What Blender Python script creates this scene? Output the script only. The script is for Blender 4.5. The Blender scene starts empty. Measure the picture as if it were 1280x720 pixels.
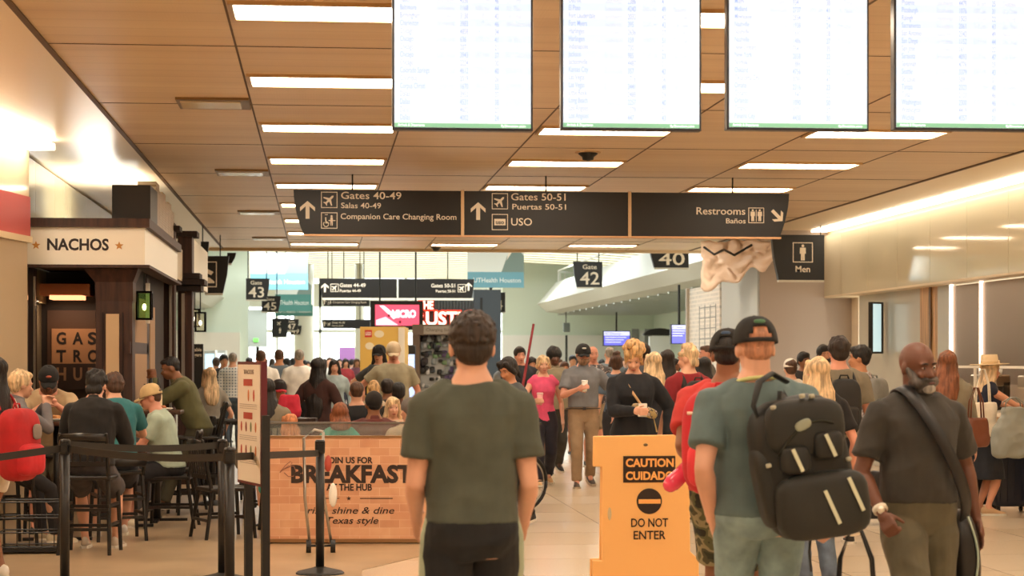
import bpy, bmesh, math, random
from mathutils import Vector, Matrix, noise, Euler
random.seed(7)
C = bpy.context.scene.collection
PI = math.pi
# ------------------------------------------------------------------ camera
HC = 1.588; F = 2450.0; A = math.radians(5.59); HY = 451.0
SA, CA = math.sin(A), math.cos(A)
def at(px, py, d):
    r = (px-640)/F*d
    return Vector((r*CA + d*SA, d*CA - r*SA, HC + (HY-py)/F*d))
def spot(px, d):
    p = at(px, HY, d); return (p.x, p.y)
def atY(px, py, Y):
    t = math.tan(math.atan((px-640)/F)+A); X = Y*t
    d = X*SA+Y*CA
    return Vector((X, Y, HC+(HY-py)/F*d))
def atX(px, py, X):
    t = math.tan(math.atan((px-640)/F)+A); Y = X/t
    d = X*SA+Y*CA
    return Vector((X, Y, HC+(HY-py)/F*d))
cam = bpy.data.cameras.new('camera'); co = bpy.data.objects.new('camera', cam); C.objects.link(co)
co.location = (0,0,HC); co.rotation_euler = (PI/2,0,-A)
cam.sensor_width = 36; cam.lens = 36*F/1280; cam.shift_y = 91/1280
cam.clip_start = .1; cam.clip_end = 500
cam.dof.use_dof = True; cam.dof.focus_distance = 16.5; cam.dof.aperture_fstop = 4.4
bpy.context.scene.camera = co
vs = bpy.context.scene.view_settings
vs.view_transform = 'Standard'; vs.look = 'None'; vs.gamma = 1; vs.use_curve_mapping = False; vs.exposure = 0.38

# ------------------------------------------------------------------ materials
def lin(h):
    if isinstance(h, tuple): return h
    h = h.lstrip('#'); o = []
    for i in (0,2,4):
        c = int(h[i:i+2],16)/255
        o.append(c/12.92 if c <= .04045 else ((c+.055)/1.055)**2.4)
    return tuple(o)
MC = {}
def M(h, kind='plain', rough=None, metal=0, name=None, strength=1.0):
    key = (h, kind, rough, metal, strength)
    if key in MC: return MC[key]
    m = bpy.data.materials.new(name or (kind+'_material')); m.use_nodes = True
    nt = m.node_tree; N = nt.nodes; L = nt.links
    b = N['Principled BSDF']; c = lin(h)
    b.inputs['Base Color'].default_value = (*c,1)
    R = {'plain':.55,'skin':.5,'cloth':.9,'hair':.55,'metal':.3,'leather':.45,'denim':.9,'gloss':.12,'camo':.9,'glass':.05,'wood':.4,'brick':.8}.get(kind,.55)
    b.inputs['Roughness'].default_value = R if rough is None else rough
    b.inputs['Metallic'].default_value = 1 if kind=='metal' else metal
    tc = N.new('ShaderNodeTexCoord')
    def nz(scale, detail=3, mp=None):
        n = N.new('ShaderNodeTexNoise'); n.inputs['Scale'].default_value = scale; n.inputs['Detail'].default_value = detail
        if mp:
            mm = N.new('ShaderNodeMapping'); mm.inputs['Scale'].default_value = mp
            L.new(tc.outputs['Object'], mm.inputs[0]); L.new(mm.outputs[0], n.inputs[0])
        else: L.new(tc.outputs['Object'], n.inputs[0])
        return n
    def ramp(fac, stops, interp='LINEAR'):
        r = N.new('ShaderNodeValToRGB'); r.color_ramp.interpolation = interp
        e = r.color_ramp.elements
        while len(e) < len(stops): e.new(.5)
        for i,(p,cc) in enumerate(stops): e[i].position = p; e[i].color = (*cc,1)
        L.new(fac, r.inputs[0]); return r
    def bump(h_, s, dist=.01):
        bn = N.new('ShaderNodeBump'); bn.inputs['Strength'].default_value = s; bn.inputs['Distance'].default_value = dist
        L.new(h_, bn.inputs['Height']); L.new(bn.outputs[0], b.inputs['Normal'])
    def var(lo, hi): return tuple(min(1,x*lo) for x in c), tuple(min(1,x*hi) for x in c)
    if kind in ('cloth','denim'):
        n = nz(9,4); lo,hi = var(.86,1.14)
        if kind == 'denim': lo,hi = var(.7,1.35)
        r = ramp(n.outputs[0], [(.3,lo),(.7,hi)]); L.new(r.outputs[0], b.inputs['Base Color'])
        n2 = nz(7,2,(1,1,.45)); bump(n2.outputs[0], .55, .03)
        b.inputs['Sheen Weight'].default_value = .04
    elif kind == 'camo':
        n = nz(11,1.5)
        r = ramp(n.outputs[0], [(0,lin('#2b2a20')),(.42,lin('#5b5a3c')),(.5,lin('#8a8060')),(.58,lin('#4a4630')),(.66,lin('#2f3324'))], 'CONSTANT')
        L.new(r.outputs[0], b.inputs['Base Color'])
    elif kind == 'plaid':
        w1 = N.new('ShaderNodeTexWave'); w1.inputs['Scale'].default_value = 6; w1.bands_direction='X'
        w2 = N.new('ShaderNodeTexWave'); w2.inputs['Scale'].default_value = 6; w2.bands_direction='Z'
        L.new(tc.outputs['Object'], w1.inputs[0]); L.new(tc.outputs['Object'], w2.inputs[0])
        ad = N.new('ShaderNodeMath'); L.new(w1.outputs['Fac'], ad.inputs[0]); L.new(w2.outputs['Fac'], ad.inputs[1])
        r = ramp(ad.outputs[0], [(.3,c),(.8,(.75,.78,.8))]); L.new(r.outputs[0], b.inputs['Base Color'])
    elif kind == 'floral':
        n = nz(22,1)
        r = ramp(n.outputs[0], [(0,c),(.5,(.03,.03,.03)),(.56,(.45,.35,.3)),(.62,c)], 'CONSTANT'); L.new(r.outputs[0], b.inputs['Base Color'])
    elif kind == 'hair':
        n = nz(14,5,(3,3,.35)); lo,hi = var(.55,1.6)
        r = ramp(n.outputs[0], [(.32,lo),(.68,hi)]); L.new(r.outputs[0], b.inputs['Base Color'])
        bump(n.outputs[0], .8, .02)
    elif kind == 'skin':
        b.inputs['Subsurface Weight'].default_value = .0
        n = nz(6,3); lo,hi = var(.9,1.08)
        r = ramp(n.outputs[0], [(.3,lo),(.7,hi)]); L.new(r.outputs[0], b.inputs['Base Color'])
    elif kind == 'wood':
        n = nz(3,5,(8,8,.6)); lo,hi = var(.55,1.5)
        r = ramp(n.outputs[0], [(.3,lo),(.7,hi)]); L.new(r.outputs[0], b.inputs['Base Color'])
    elif kind == 'emit':
        b.inputs['Emission Color'].default_value = (*c,1); b.inputs['Emission Strength'].default_value = strength
    elif kind == 'clear':
        b.inputs['Transmission Weight'].default_value = .9; b.inputs['Roughness'].default_value = .08; b.inputs['IOR'].default_value = 1.1
    MC[key] = m; return m

# ------------------------------------------------------------------ mesh building
class MB:
    def __init__(s): s.bm = bmesh.new()
    def box(s, lo, hi, rot=None, at_=None):
        lo = Vector(lo); hi = Vector(hi)
        v = [Vector((x,y,z)) for x in (lo.x,hi.x) for y in (lo.y,hi.y) for z in (lo.z,hi.z)]
        if rot is not None: v = [rot @ p + (at_ or Vector()) for p in v]
        v = [s.bm.verts.new(p) for p in v]
        for f in ((0,1,3,2),(4,6,7,5),(0,4,5,1),(2,3,7,6),(0,2,6,4),(1,5,7,3)): s.bm.faces.new([v[i] for i in f])
        return s
    def loft(s, rings, cap=True, closed=True):
        R = [[s.bm.verts.new(p) for p in r] for r in rings]
        n = len(R[0])
        for a,b in zip(R, R[1:]):
            for i in range(n if closed else n-1):
                j = (i+1)%n; s.bm.faces.new((a[i],a[j],b[j],b[i]))
        if cap and closed:
            s.bm.faces.new(R[0][::-1]); s.bm.faces.new(R[-1])
        return s
    def lathe(s, prof, c=(0,0,0), n=16, mat=None):
        c = Vector(c); rings = []
        for r,z in prof:
            rr = [Vector((r*math.cos(2*PI*i/n), r*math.sin(2*PI*i/n), z)) for i in range(n)]
            rings.append([(mat @ p if mat else p)+c for p in rr])
        return s.loft(rings)
    def rod(s, a, b, r, r2=None, n=10):
        a = Vector(a); b = Vector(b); r2 = r if r2 is None else r2
        q = (b-a).to_track_quat('Z','Y').to_matrix(); l = (b-a).length
        return s.loft([[a + q @ Vector((rr*math.cos(2*PI*i/n), rr*math.sin(2*PI*i/n), z)) for i in range(n)] for rr,z in ((r,0),(r2,l))])
    def tube(s, pts, r, n=8, flat=None, up=None):
        pts = [Vector(p) for p in pts]; rings = []
        for i,p in enumerate(pts):
            d = (pts[min(i+1,len(pts)-1)]-pts[max(i-1,0)]).normalized()
            u = (up if up is not None else Vector((0,0,1)))
            if abs(d.dot(u)) > .97: u = Vector((1,0,0))
            x = d.cross(u).normalized(); y = x.cross(d).normalized()
            rx, ry = (r, r) if flat is None else (r, flat)
            rings.append([p + x*rx*math.cos(2*PI*k/n) + y*ry*math.sin(2*PI*k/n) for k in range(n)])
        return s.loft(rings)
    def ribbon(s, pts, w, th, cen):
        pts = [Vector(p) for p in pts]; cen = Vector(cen)
        for _ in range(2):      # chaikin smoothing
            q = [pts[0]]
            for a,b in zip(pts,pts[1:]): q += [a.lerp(b,.25), a.lerp(b,.75)]
            pts = q+[pts[-1]]
        rings = []
        for i,p in enumerate(pts):
            d = (pts[min(i+1,len(pts)-1)]-pts[max(i-1,0)]).normalized(); n = p-cen
            n = (n-d*n.dot(d)).normalized(); x = d.cross(n)
            rings.append([p+x*w*a+n*th*b for a,b in ((-1,-1),(1,-1),(1,1),(-1,1))])
        return s.loft(rings)
    def limb(s, a, b, prof, n=12, rnd=True, sq=(1,1)):
        a = Vector(a); b = Vector(b); ax = b-a; l = ax.length
        if l < 1e-5: return s
        q = ax.to_track_quat('Z','Y').to_matrix(); rings = []
        def ring(z, r): rings.append([a + q @ Vector((r*sq[0]*math.cos(2*PI*i/n), r*sq[1]*math.sin(2*PI*i/n), z)) for i in range(n)])
        r0 = prof[0][1]; r1 = prof[-1][1]
        if rnd:
            for an in (80,50,25): ring(-r0*math.sin(math.radians(an)), r0*math.cos(math.radians(an)))
        for t,r in prof: ring(t*l, r)
        if rnd:
            for an in (25,50,80): ring(l+r1*math.sin(math.radians(an)), r1*math.cos(math.radians(an)))
        return s.loft(rings)
    def ell(s, c, r, m=None, n=14, k=8, e=1.0):
        c = Vector(c)
        if not hasattr(r,'__len__'): r = (r,r,r)
        rings = []
        def pw(v): return math.copysign(abs(v)**e, v)
        for j in range(k+1):
            ph = -PI/2+PI*j/k*.998+.001
            rr = []
            for i in range(n):
                th = 2*PI*i/n
                p = Vector((r[0]*pw(math.cos(ph))*pw(math.cos(th)), r[1]*pw(math.cos(ph))*pw(math.sin(th)), r[2]*pw(math.sin(ph))))
                rr.append((m @ p if m else p) + c)
            rings.append(rr)
        return s.loft(rings)
    def hull(s, pts):
        v = [s.bm.verts.new(p) for p in pts]
        r = bmesh.ops.convex_hull(s.bm, input=v)
        junk = [e for e in r['geom_interior'] if isinstance(e, bmesh.types.BMVert)]
        if junk: bmesh.ops.delete(s.bm, geom=junk, context='VERTS')
        return s
    def prism(s, pts, y0, y1):           # outline in (x, z), thickness along y
        a = [s.bm.verts.new((x,y0,z)) for x,z in pts]; b = [s.bm.verts.new((x,y1,z)) for x,z in pts]
        n = len(pts); s.bm.faces.new(a); s.bm.faces.new(b[::-1])
        for i in range(n): s.bm.faces.new((a[i],b[i],b[(i+1)%n],a[(i+1)%n]))
        return s
    def hprism(s, pts, z0, z1):           # outline in (x, y)
        a = [s.bm.verts.new((x,y,z0)) for x,y in pts]; b = [s.bm.verts.new((x,y,z1)) for x,y in pts]
        n = len(pts); s.bm.faces.new(a[::-1]); s.bm.faces.new(b)
        for i in range(n): s.bm.faces.new((a[i],a[(i+1)%n],b[(i+1)%n],b[i]))
        return s
    def mesh(s, name, recalc=True):
        if recalc: bmesh.ops.recalc_face_normals(s.bm, faces=s.bm.faces[:])
        me = bpy.data.meshes.new(name); s.bm.to_mesh(me); s.bm.free(); return me
    def build(s, name, mat, parent=None, smooth=False, bevel=0, vox=None, wr=0, sm=2, **tags):
        me = s.mesh(name)
        if vox: me = revox(me, vox, sm, wr)
        o = bpy.data.objects.new(name, me); C.objects.link(o)
        me.materials.append(mat)
        if bevel:
            md = o.modifiers.new('bevel','BEVEL'); md.width = bevel; md.segments = 2; md.limit_method = 'ANGLE'
        if smooth or vox:
            for p in me.polygons: p.use_smooth = True
        if parent: o.parent = parent
        for k,v in tags.items(): o[k] = v
        return o
def revox(me, vox, sm=2, wr=0):
    t = bpy.data.objects.new('tmp', me); C.objects.link(t)
    md = t.modifiers.new('r','REMESH'); md.mode = 'VOXEL'; md.voxel_size = vox; md.adaptivity = 0
    if sm:
        s2 = t.modifiers.new('s','SMOOTH'); s2.iterations = sm; s2.factor = .5
    dg = bpy.context.evaluated_depsgraph_get(); dg.update()
    out = bpy.data.meshes.new_from_object(t.evaluated_get(dg))
    nm = me.name; bpy.data.objects.remove(t); bpy.data.meshes.remove(me); out.name = nm
    if wr:
        out.update(); vn = [v.normal.copy() for v in out.vertices]
        for v,n in zip(out.vertices, vn):
            p = v.co
            a = noise.noise(Vector((p.x*9,p.y*9,p.z*5))) + .5*noise.noise(Vector((p.x*22+5,p.y*22,p.z*11)))
            a += .8*(1-abs(noise.noise(Vector((p.x*5+p.z*4,p.y*5,p.z*7-p.x*3)))*2.2))
            v.co = p + n*a*wr
    return out
def empty(name, loc=(0,0,0), rz=0, **tags):
    o = bpy.data.objects.new(name, None); C.objects.link(o); o.location = loc; o.rotation_euler = (0,0,rz); o.empty_display_size = .1
    for k,v in tags.items(): o[k] = v
    return o
def thing(name, label, cat, loc=(0,0,0), rz=0, group=None):
    o = empty(name, loc, rz); o['label'] = label; o['category'] = cat
    if group: o['group'] = group
    return o
def tag(o, label, cat, group=None):
    o['label'] = label; o['category'] = cat
    if group: o['group'] = group
    return o
def struct(o): o['kind'] = 'structure'; return o
def dup(root, loc=None, rz=None, label=None, group=None):
    r = root.copy(); C.objects.link(r)
    if loc is not None: r.location = loc
    if rz is not None: r.rotation_euler = (0,0,rz)
    if label: r['label'] = label
    if group: r['group'] = group
    for ch in list(root.children):
        c = ch.copy(); C.objects.link(c); c.parent = r
        for g in ch.children:
            d = g.copy(); C.objects.link(d); d.parent = c
    return r
# text: fitted to a width and a capital height, laid in the XZ plane facing -Y
def glyphs(body, bold=0.0, shear=0.0):
    cu = bpy.data.curves.new('t','FONT'); cu.body = body; cu.size = 1; cu.offset = bold; cu.extrude = .01; cu.shear = shear; cu.resolution_u = 3
    cu.align_x = 'LEFT'
    t = bpy.data.objects.new('t', cu); C.objects.link(t)
    dg = bpy.context.evaluated_depsgraph_get(); dg.update()
    me = bpy.data.meshes.new_from_object(t.evaluated_get(dg)); bpy.data.objects.remove(t); bpy.data.curves.remove(cu)
    return me
_h = glyphs('H'); CAPH = max(v.co.y for v in _h.vertices) - min(v.co.y for v in _h.vertices)
def text(body, x0, z0, width, cap, mat, parent, y=0.0, bold=.012, shear=0, name='lettering', th=.004, rot=None, loc=None):
    me = glyphs(body, bold, shear)
    xs = [v.co.x for v in me.vertices]; mn, mx = min(xs), max(xs)
    sx = width/(mx-mn); sy = cap/CAPH
    for v in me.vertices:
        q = v.co; v.co = Vector((x0+(q.x-mn)*sx, y - (q.z+.01)/.02*th, z0+q.y*sy))
    me.name = name; me.materials.append(mat)
    o = bpy.data.objects.new(name, me); C.objects.link(o); o.parent = parent
    if rot is not None: o.rotation_euler = rot
    if loc is not None: o.location = loc
    return o
WHITE = M('#f4efe4','plain',.6); BLACK = M('#100f0e','plain',.5); DARK = M('#141210','plain',.5)
SIGN = M('#100e0d','plain',.45); LET = M('#e9dcc8','plain',.6)
STEEL = M('#b5b0a8','metal',.35); CHROME = M('#d5d5d5','metal',.15)
# ------------------------------------------------------------------ the setting
CZ = 3.69
def node_mat(name):
    m = bpy.data.materials.new(name); m.use_nodes = True
    return m, m.node_tree.nodes, m.node_tree.links, m.node_tree.nodes['Principled BSDF']
# polished terrazzo floor with joints
m, N, L, b = node_mat('terrazzo')
tc = N.new('ShaderNodeTexCoord'); mp = N.new('ShaderNodeMapping'); mp.inputs['Location'].default_value = (-.3,0,0)
L.new(tc.outputs['Object'], mp.inputs[0])
bk = N.new('ShaderNodeTexBrick'); bk.offset = 0; bk.inputs['Scale'].default_value = 1; bk.inputs['Brick Width'].default_value = 1.2; bk.inputs['Row Height'].default_value = 1.2
bk.inputs['Mortar Size'].default_value = .004; bk.inputs['Color1'].default_value = (*lin('#e2cfb6'),1); bk.inputs['Color2'].default_value = (*lin('#dac5a8'),1); bk.inputs['Mortar'].default_value = (*lin('#9c8468'),1)
L.new(mp.outputs[0], bk.inputs[0])
nn = N.new('ShaderNodeTexNoise'); nn.inputs['Scale'].default_value = 60; nn.inputs['Detail'].default_value = 4; L.new(tc.outputs['Object'], nn.inputs[0])
mx = N.new('ShaderNodeMix'); mx.data_type = 'RGBA'; mx.blend_type = 'MULTIPLY'; mx.inputs['Factor'].default_value = .25
L.new(bk.outputs[0], mx.inputs['A']); L.new(nn.outputs[0], mx.inputs['B']); L.new(mx.outputs['Result'], b.inputs['Base Color'])
b.inputs['Roughness'].default_value = .22; b.inputs['Specular IOR Level'].default_value = .45
FLOOR = m
struct(MB().box((-14,-7,-.1),(16,125,0)).build('floor', FLOOR))
m, N, L, b = node_mat('tan_terrazzo')
tc = N.new('ShaderNodeTexCoord'); n1 = N.new('ShaderNodeTexNoise'); n1.inputs['Scale'].default_value = 1.6; n1.inputs['Detail'].default_value = 6; L.new(tc.outputs['Object'], n1.inputs[0])
cr = N.new('ShaderNodeValToRGB'); cr.color_ramp.elements[0].position = .35; cr.color_ramp.elements[0].color = (*lin('#a48c6e'),1); cr.color_ramp.elements[1].position=.65; cr.color_ramp.elements[1].color = (*lin('#b69e7e'),1)
L.new(n1.outputs[0], cr.inputs[0]); L.new(cr.outputs[0], b.inputs['Base Color']); b.inputs['Roughness'].default_value = .3
struct(MB().hprism([(-12,-6.9),(-.55,-6.9),(.32,14.9),(1.15,16.6),(1.9,19.0),(1.9,37),(-12,37)],0,.004).build('floor_border', m))

# perforated metal plank ceiling
m, N, L, b = node_mat('ceiling_panels')
tc = N.new('ShaderNodeTexCoord'); sp = N.new('ShaderNodeSeparateXYZ'); L.new(tc.outputs['Object'], sp.inputs[0])
mp = N.new('ShaderNodeMapping'); mp.inputs['Scale'].default_value = (.25,2.2,1); L.new(tc.outputs['Object'], mp.inputs[0])
n1 = N.new('ShaderNodeTexNoise'); n1.inputs['Scale'].default_value = 1.0; n1.inputs['Detail'].default_value = 5; L.new(mp.outputs[0], n1.inputs[0])
cr = N.new('ShaderNodeValToRGB'); cr.color_ramp.elements[0].position = .3; cr.color_ramp.elements[0].color = (*lin('#d0b28c'),1); cr.color_ramp.elements[1].position=.7; cr.color_ramp.elements[1].color = (*lin('#dfc6a2'),1)
L.new(n1.outputs[0], cr.inputs[0])
w = N.new('ShaderNodeTexWave'); w.bands_direction = 'Y'; w.inputs['Scale'].default_value = 1.05; L.new(tc.outputs['Object'], w.inputs[0])
cw = N.new('ShaderNodeValToRGB'); cw.color_ramp.elements[0].position = .0; cw.color_ramp.elements[0].color = (.8,.77,.72,1); cw.color_ramp.elements[1].position=.06; cw.color_ramp.elements[1].color = (1,1,1,1)
L.new(w.outputs[0], cw.inputs[0])
mx = N.new('ShaderNodeMix'); mx.data_type='RGBA'; mx.blend_type='MULTIPLY'; mx.inputs['Factor'].default_value = .5
L.new(cr.outputs[0], mx.inputs['A']); L.new(cw.outputs[0], mx.inputs['B']); L.new(mx.outputs['Result'], b.inputs['Base Color'])
vo = N.new('ShaderNodeTexVoronoi'); vo.inputs['Scale'].default_value = 45; vo.inputs['Randomness'].default_value = 0; L.new(tc.outputs['Object'], vo.inputs[0])
bn = N.new('ShaderNodeBump'); bn.inputs['Strength'].default_value = .25; bn.inputs['Distance'].default_value=.003; L.new(vo.outputs[0], bn.inputs['Height']); L.new(bn.outputs[0], b.inputs['Normal'])
b.inputs['Roughness'].default_value = .38; b.inputs['Specular IOR Level'].default_value = .5
CEIL = m
JX = [-.56,.71,1.96,3.22,4.47,5.76]
struct(MB().box((-1.81,-7,CZ),(7.0,36.9,CZ+.1)).build('ceiling', CEIL))
jm = M('#5d4834','plain',.6)
j = MB()
for x in JX: j.box((x-.007,-6.9,CZ-.004),(x+.007,36.9,CZ+.01))
for x in (-1.81,7.0): j.box((x-.02,-6.9,CZ-.012),(x+.02,36.9,CZ+.01))
for y in range(-6,37,3): j.box((-1.81,y+1.2,CZ-.003),(7.0,y+1.215,CZ+.01))
struct(j.build('trim_1', jm))
CREAM = M('#dcc6a2','gloss',.32); CREAMW = M('#e2d6bb','gloss',.10); 
struct(MB().box((7.0,-7,CZ+.0),(8.6,36.9,CZ+.1)).build('ceiling_right', M('#ead6b4','gloss',.35)))
struct(MB().box((-9,-7,CZ+.0),(-1.81,36.9,CZ+.1)).build('ceiling_left', M('#efdcbc','gloss',.28)))
struct(MB().box((-9,36.8,CZ-.05),(8.6,37.0,6.2)).build('ceiling_edge', M('#cdb28c','plain',.6)))
# right bulkhead of glossy glass panels with a lit cove along its top
bh = MB()
y = -6.0
while y < 31: bh.box((8.1,y+.006,2.63),(8.16,y+1.494,3.60)); y += 1.5
struct(bh.build('wall_right_upper', M('#d8cfb2','gloss',.06)))
struct(MB().box((8.16,-7,2.63),(8.5,31,3.69)).build('wall_right_bulkhead', M('#cdbd9c','plain',.5)))
struct(MB().box((8.1,-7,2.60),(9.5,31,2.63)).build('ceiling_right_alcove', M('#e3d2b4','plain',.5)))
COVE = M('#fff1dc','emit',strength=5.0)
tag(MB().box((7.86,-6,3.655),(8.09,30.9,3.685)).build('cove_light', COVE), 'long bright cove light strip above the glossy right hand wall panels', 'light')
# right wall under the bulkhead
WR = 8.35
struct(MB().box((WR,-7,0),(WR+.1,22.2,2.6)).build('wall_right', M('#d8c9ac','plain',.4)))
def yx(px, X=WR): return atX(px,400,X).y
def panel(name, pa, pb, z0, z1, mat, X=WR, t=.1, **k):
    return MB().box((X, yx(pb,X), z0),(X+t, yx(pa,X), z1)).build(name, mat, **k)
struct(panel('wall_right_panel', 1074, 1150, 0, 2.6, M('#c2c1b4','gloss',.2)))
struct(panel('wall_right_end', 1046, 1074, 0, 2.6, M('#bda88c','plain',.5), X=WR+.25))
struct(panel('wall_right_white', 1048, 1073, 1.75, 2.6, M('#ecdcc4','plain',.5), X=WR+.2, t=.04))
dj = struct(panel('door_1', 1150, 1172, 0, 2.6, M('#b98f5c','wood',.4)))
struct(panel('trim_2', 1161, 1163, 0, 2.6, M('#6d4f30','wood',.4), X=WR-.02, t=.03))
struct(panel('wall_right_post', 1172, 1186, 0, 2.6, M('#b9b7aa','gloss',.25), X=WR-.02))
SH = M('#a3866c','metal',.3)
sh1 = tag(panel('steel_shutter', 1190, 1223, 1.30, 2.58, SH, t=.05), 'narrow brushed steel shutter beside the white light strips on the right', 'shutter')
sh2 = tag(panel('steel_shutter', 1228, 1310, 1.30, 2.58, SH, t=.05), 'wide brushed steel shutter at the right edge behind the straw hat', 'shutter')
LED = M('#fff2e2','emit',strength=1.5)
tag(panel('light_strip', 1186.6, 1188.6, 0.9, 2.6, LED, t=.04, X=WR-.03), 'vertical white light strip left of the narrow steel shutter', 'light')
tag(panel('light_strip', 1224, 1225.8, 0.9, 2.6, LED, t=.04, X=WR-.03), 'vertical white light strip between the two steel shutters', 'light')
struct(panel('wall_right_back', 1186, 1330, 0, 1.30, M('#c0a98c','plain',.4)))
# big grey box column at the corner and the wall behind it
c0 = atY(950,400,31.0); 
struct(MB().box((c0.x,31,0),(8.9,33.9,CZ)).build('wall_corner', M('#a8988a','plain',.6)))
struct(MB().box((c0.x-.03,31.05,0),(c0.x,33.9,CZ)).build('trim_3', M('#bcc4c4','plain',.5)))
# left: angled wall with a red fascia, then a glass wall behind the kiosk
def leftwall():
    a = Vector((-6.1,0)); e = Vector((-2.80,19.2)); 
    d = (e-a).normalized(); n = Vector((-d.y,d.x))
    def q(t0,t1,z0,z1,o0,o1):
        p = [a.lerp(e,t0)-n*o1, a.lerp(e,t1)-n*o1, a.lerp(e,t1)+n*.0-n*o0, a.lerp(e,t0)-n*o0]
        return [(v.x,v.y) for v in p], z0, z1
    struct(MB().hprism(*q(-.35,1,0,2.72,-.25,0)).build('wall_left', M('#cdb694','plain',.35)))
    m = MB(); 
    for i in range(22): m.hprism(*q(i/22+.0006,(i+1)/22-.0006,3.16,3.69,-.2,.02))
    struct(m.build('wall_left_upper', M('#dccfae','gloss',.08)))
    o = MB().hprism(*q(0,1,2.78,3.16,-.2,.03)).build('fascia_band', M('#b8403c','plain',.35)); tag(o,'red fascia band running along the left wall above the seated diners','sign band')
    struct(MB().hprism(*q(0,1,2.72,2.78,-.2,.05)).build('trim_4', M('#e0c9a0','plain',.4)))
    t = MB().hprism(*q(0,.995,3.60,3.66,.05,.30)).build('cove_light', M('#fff1dc','emit',strength=10.0)); tag(t,'slanting bright cove light strip along the top of the left wall','light')
leftwall()
m = MB(); y = 19.3
while y < 36: m.box((-3.0,y+.005,2.2),(-2.95,min(y+1.5,36.9)-.005,3.66)); y += 1.5
struct(m.build('wall_left_glass', M('#a9a283','gloss',.07)))
struct(MB().box((-3.1,19.2,0),(-3.0,37,3.69)).build('wall_left_back', M('#7d7560','plain',.5)))
struct(MB().box((-9,-7.1,0),(8.6,-7,3.7)).build('wall_behind', M('#d8c2a0','plain',.6)))
# ceiling light panels, equally spaced rows
LIT = M('#ffecd2','emit',strength=15.0); FR = M('#d8b98e','metal',.35)
def lamp(x0, x1, y, n_):
    t = thing('ceiling_light', n_, 'light', ((x0+x1)/2, y, CZ), group='recessed ceiling light panels')
    w = (x1-x0)/2
    MB().box((-w,-.25,-.012),(w,.25,-.004)).build('diffuser', LIT, t)
    f = MB()
    for a_ in ((-w-.03,-.28,w+.03,-.25),(-w-.03,.25,w+.03,.28),(-w-.03,-.25,-w,.25),(w,-.25,w+.03,.25)): f.box((a_[0],a_[1],-.022),(a_[2],a_[3],0))
    f.build('frame', FR, t)
    return t
ROW0 = 11.82; DY = 2.93
colname = ['left hand','middle','right hand']
for ci,(x0,x1) in enumerate(((-.51,.66),(2.0,3.17),(4.5,5.7))):
    for r in range(-5,9):
        y = ROW0+r*DY
        lamp(x0,x1,y,f'glowing ceiling light panel in the {colname[ci]} column of the corridor ceiling')
for k,yy in enumerate((16.1,22.0,27.9,33.8)):
    t = thing('ceiling_vent','flat metal ceiling vent in the row left of the light panels','vent',(-.86,yy,CZ),group='ceiling vents left of the light panels')
    MB().box((-.29,-.3,-.02),(.29,.3,0)).build('frame', M('#8d7350','metal',.4), t)
    MB().box((-.26,-.2,-.028),(.22,.2,-.02)).build('plate', M('#d9c7a2','gloss',.15), t)
for px,py in ((735,190),(545,309)):
    d = (CZ-HC)*F/(HY-py) if py<300 else 36.0
    p = at(px,py,d); t = thing('ceiling_detector', 'dark round detector under the ceiling '+('above the overhead signs' if py<300 else 'just past the overhead signs'),'detector',(p.x,p.y,CZ))
    MB().lathe([(.09,0),(.10,-.02),(.06,-.05),(.055,-.08),(.01,-.09)]).build('housing', DARK, t, smooth=True)
    MB().lathe([(.13,0),(.13,-.012)]).build('ring', M('#cdb08a','metal',.4), t)
# added unseen lamp above the kiosk, imitating the soffit's reflected glow
def alight(name, loc, rot, sx, sy, e, col):
    l = bpy.data.lights.new(name,'AREA'); l.shape='RECTANGLE'; l.size = sx; l.size_y = sy; l.energy = e; l.color = col
    o = bpy.data.objects.new(name,l); C.objects.link(o); o.location = loc; o.rotation_euler = rot; return o
alight('soffit_glow_fill', (-2.3,22.6,3.05), (PI,0,0), .9, 2.4, 60, (1,.93,.82))
# ------------------------------------------------------------------ the hall beyond
MINT = M('#e2efe0','plain',.55)
HW = 92.0
def hallz(x): return 5.75-.004*(x-3)**2
sl = MB(); yy = 37.2; k = 0
xs = [-14+i*2 for i in range(16)]
while yy < HW:
    wd = 1.12
    th = .04
    ring = []
    for x in xs: 
        z = hallz(x) - .006*(yy-37)
        ring.append([Vector((x,yy,z)),Vector((x,yy+wd,z+.16)),Vector((x,yy+wd,z+.16+th)),Vector((x,yy,z+th))])
    sl.loft(ring); yy += 1.35
struct(sl.build('hall_ceiling', M('#aea284','plain',.6)))
# side walls of the hall
struct(MB().box((-14,60,0),(atY(311,400,60).x,60.2,7)).build('wall_hall_left', MINT))
struct(MB().box((-14.1,37,0),(-14,125,7)).build('wall_hall_far_left', MINT))
struct(MB().box((-14,36.9,0),(-3.1,37,6)).build('wall_hall_front_left', MINT))
struct(MB().box((8.9,36.9,0),(16,37,7)).build('wall_hall_front_right', MINT))
struct(MB().box((13.2,37,0),(13.3,77,7)).build('wall_hall_right', MINT))
struct(MB().box((atY(628,400,77).x,77,0),(16,77.2,7)).build('wall_hall_back', MINT))
struct(MB().box((atY(628,400,77).x,76.9,0),(13.2,77,2.6)).build('wall_hall_panel', M('#f5f4ee','plain',.5)))
lb = MB()
lb.box((-9,59.9,0),(atY(300,400,60).x,60,2.45)); lb.box((atY(244,400,60).x-.6,59.6,0),(atY(246,400,60).x,60,2.5))
struct(lb.build('wall_hall_left_panel', M('#efe9dc','plain',.5)))
for i,(lx,ly) in enumerate(((0,45),(6,45),(0,57),(6,57),(3,70),(9,70),(0,82),(7,84))):
    alight('hall_fill',(lx,ly,5.2),(0,0,0),5,.8,260,(.96,1,.97))  # unseen fill lamps, added to brighten the hall and balconies
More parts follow.
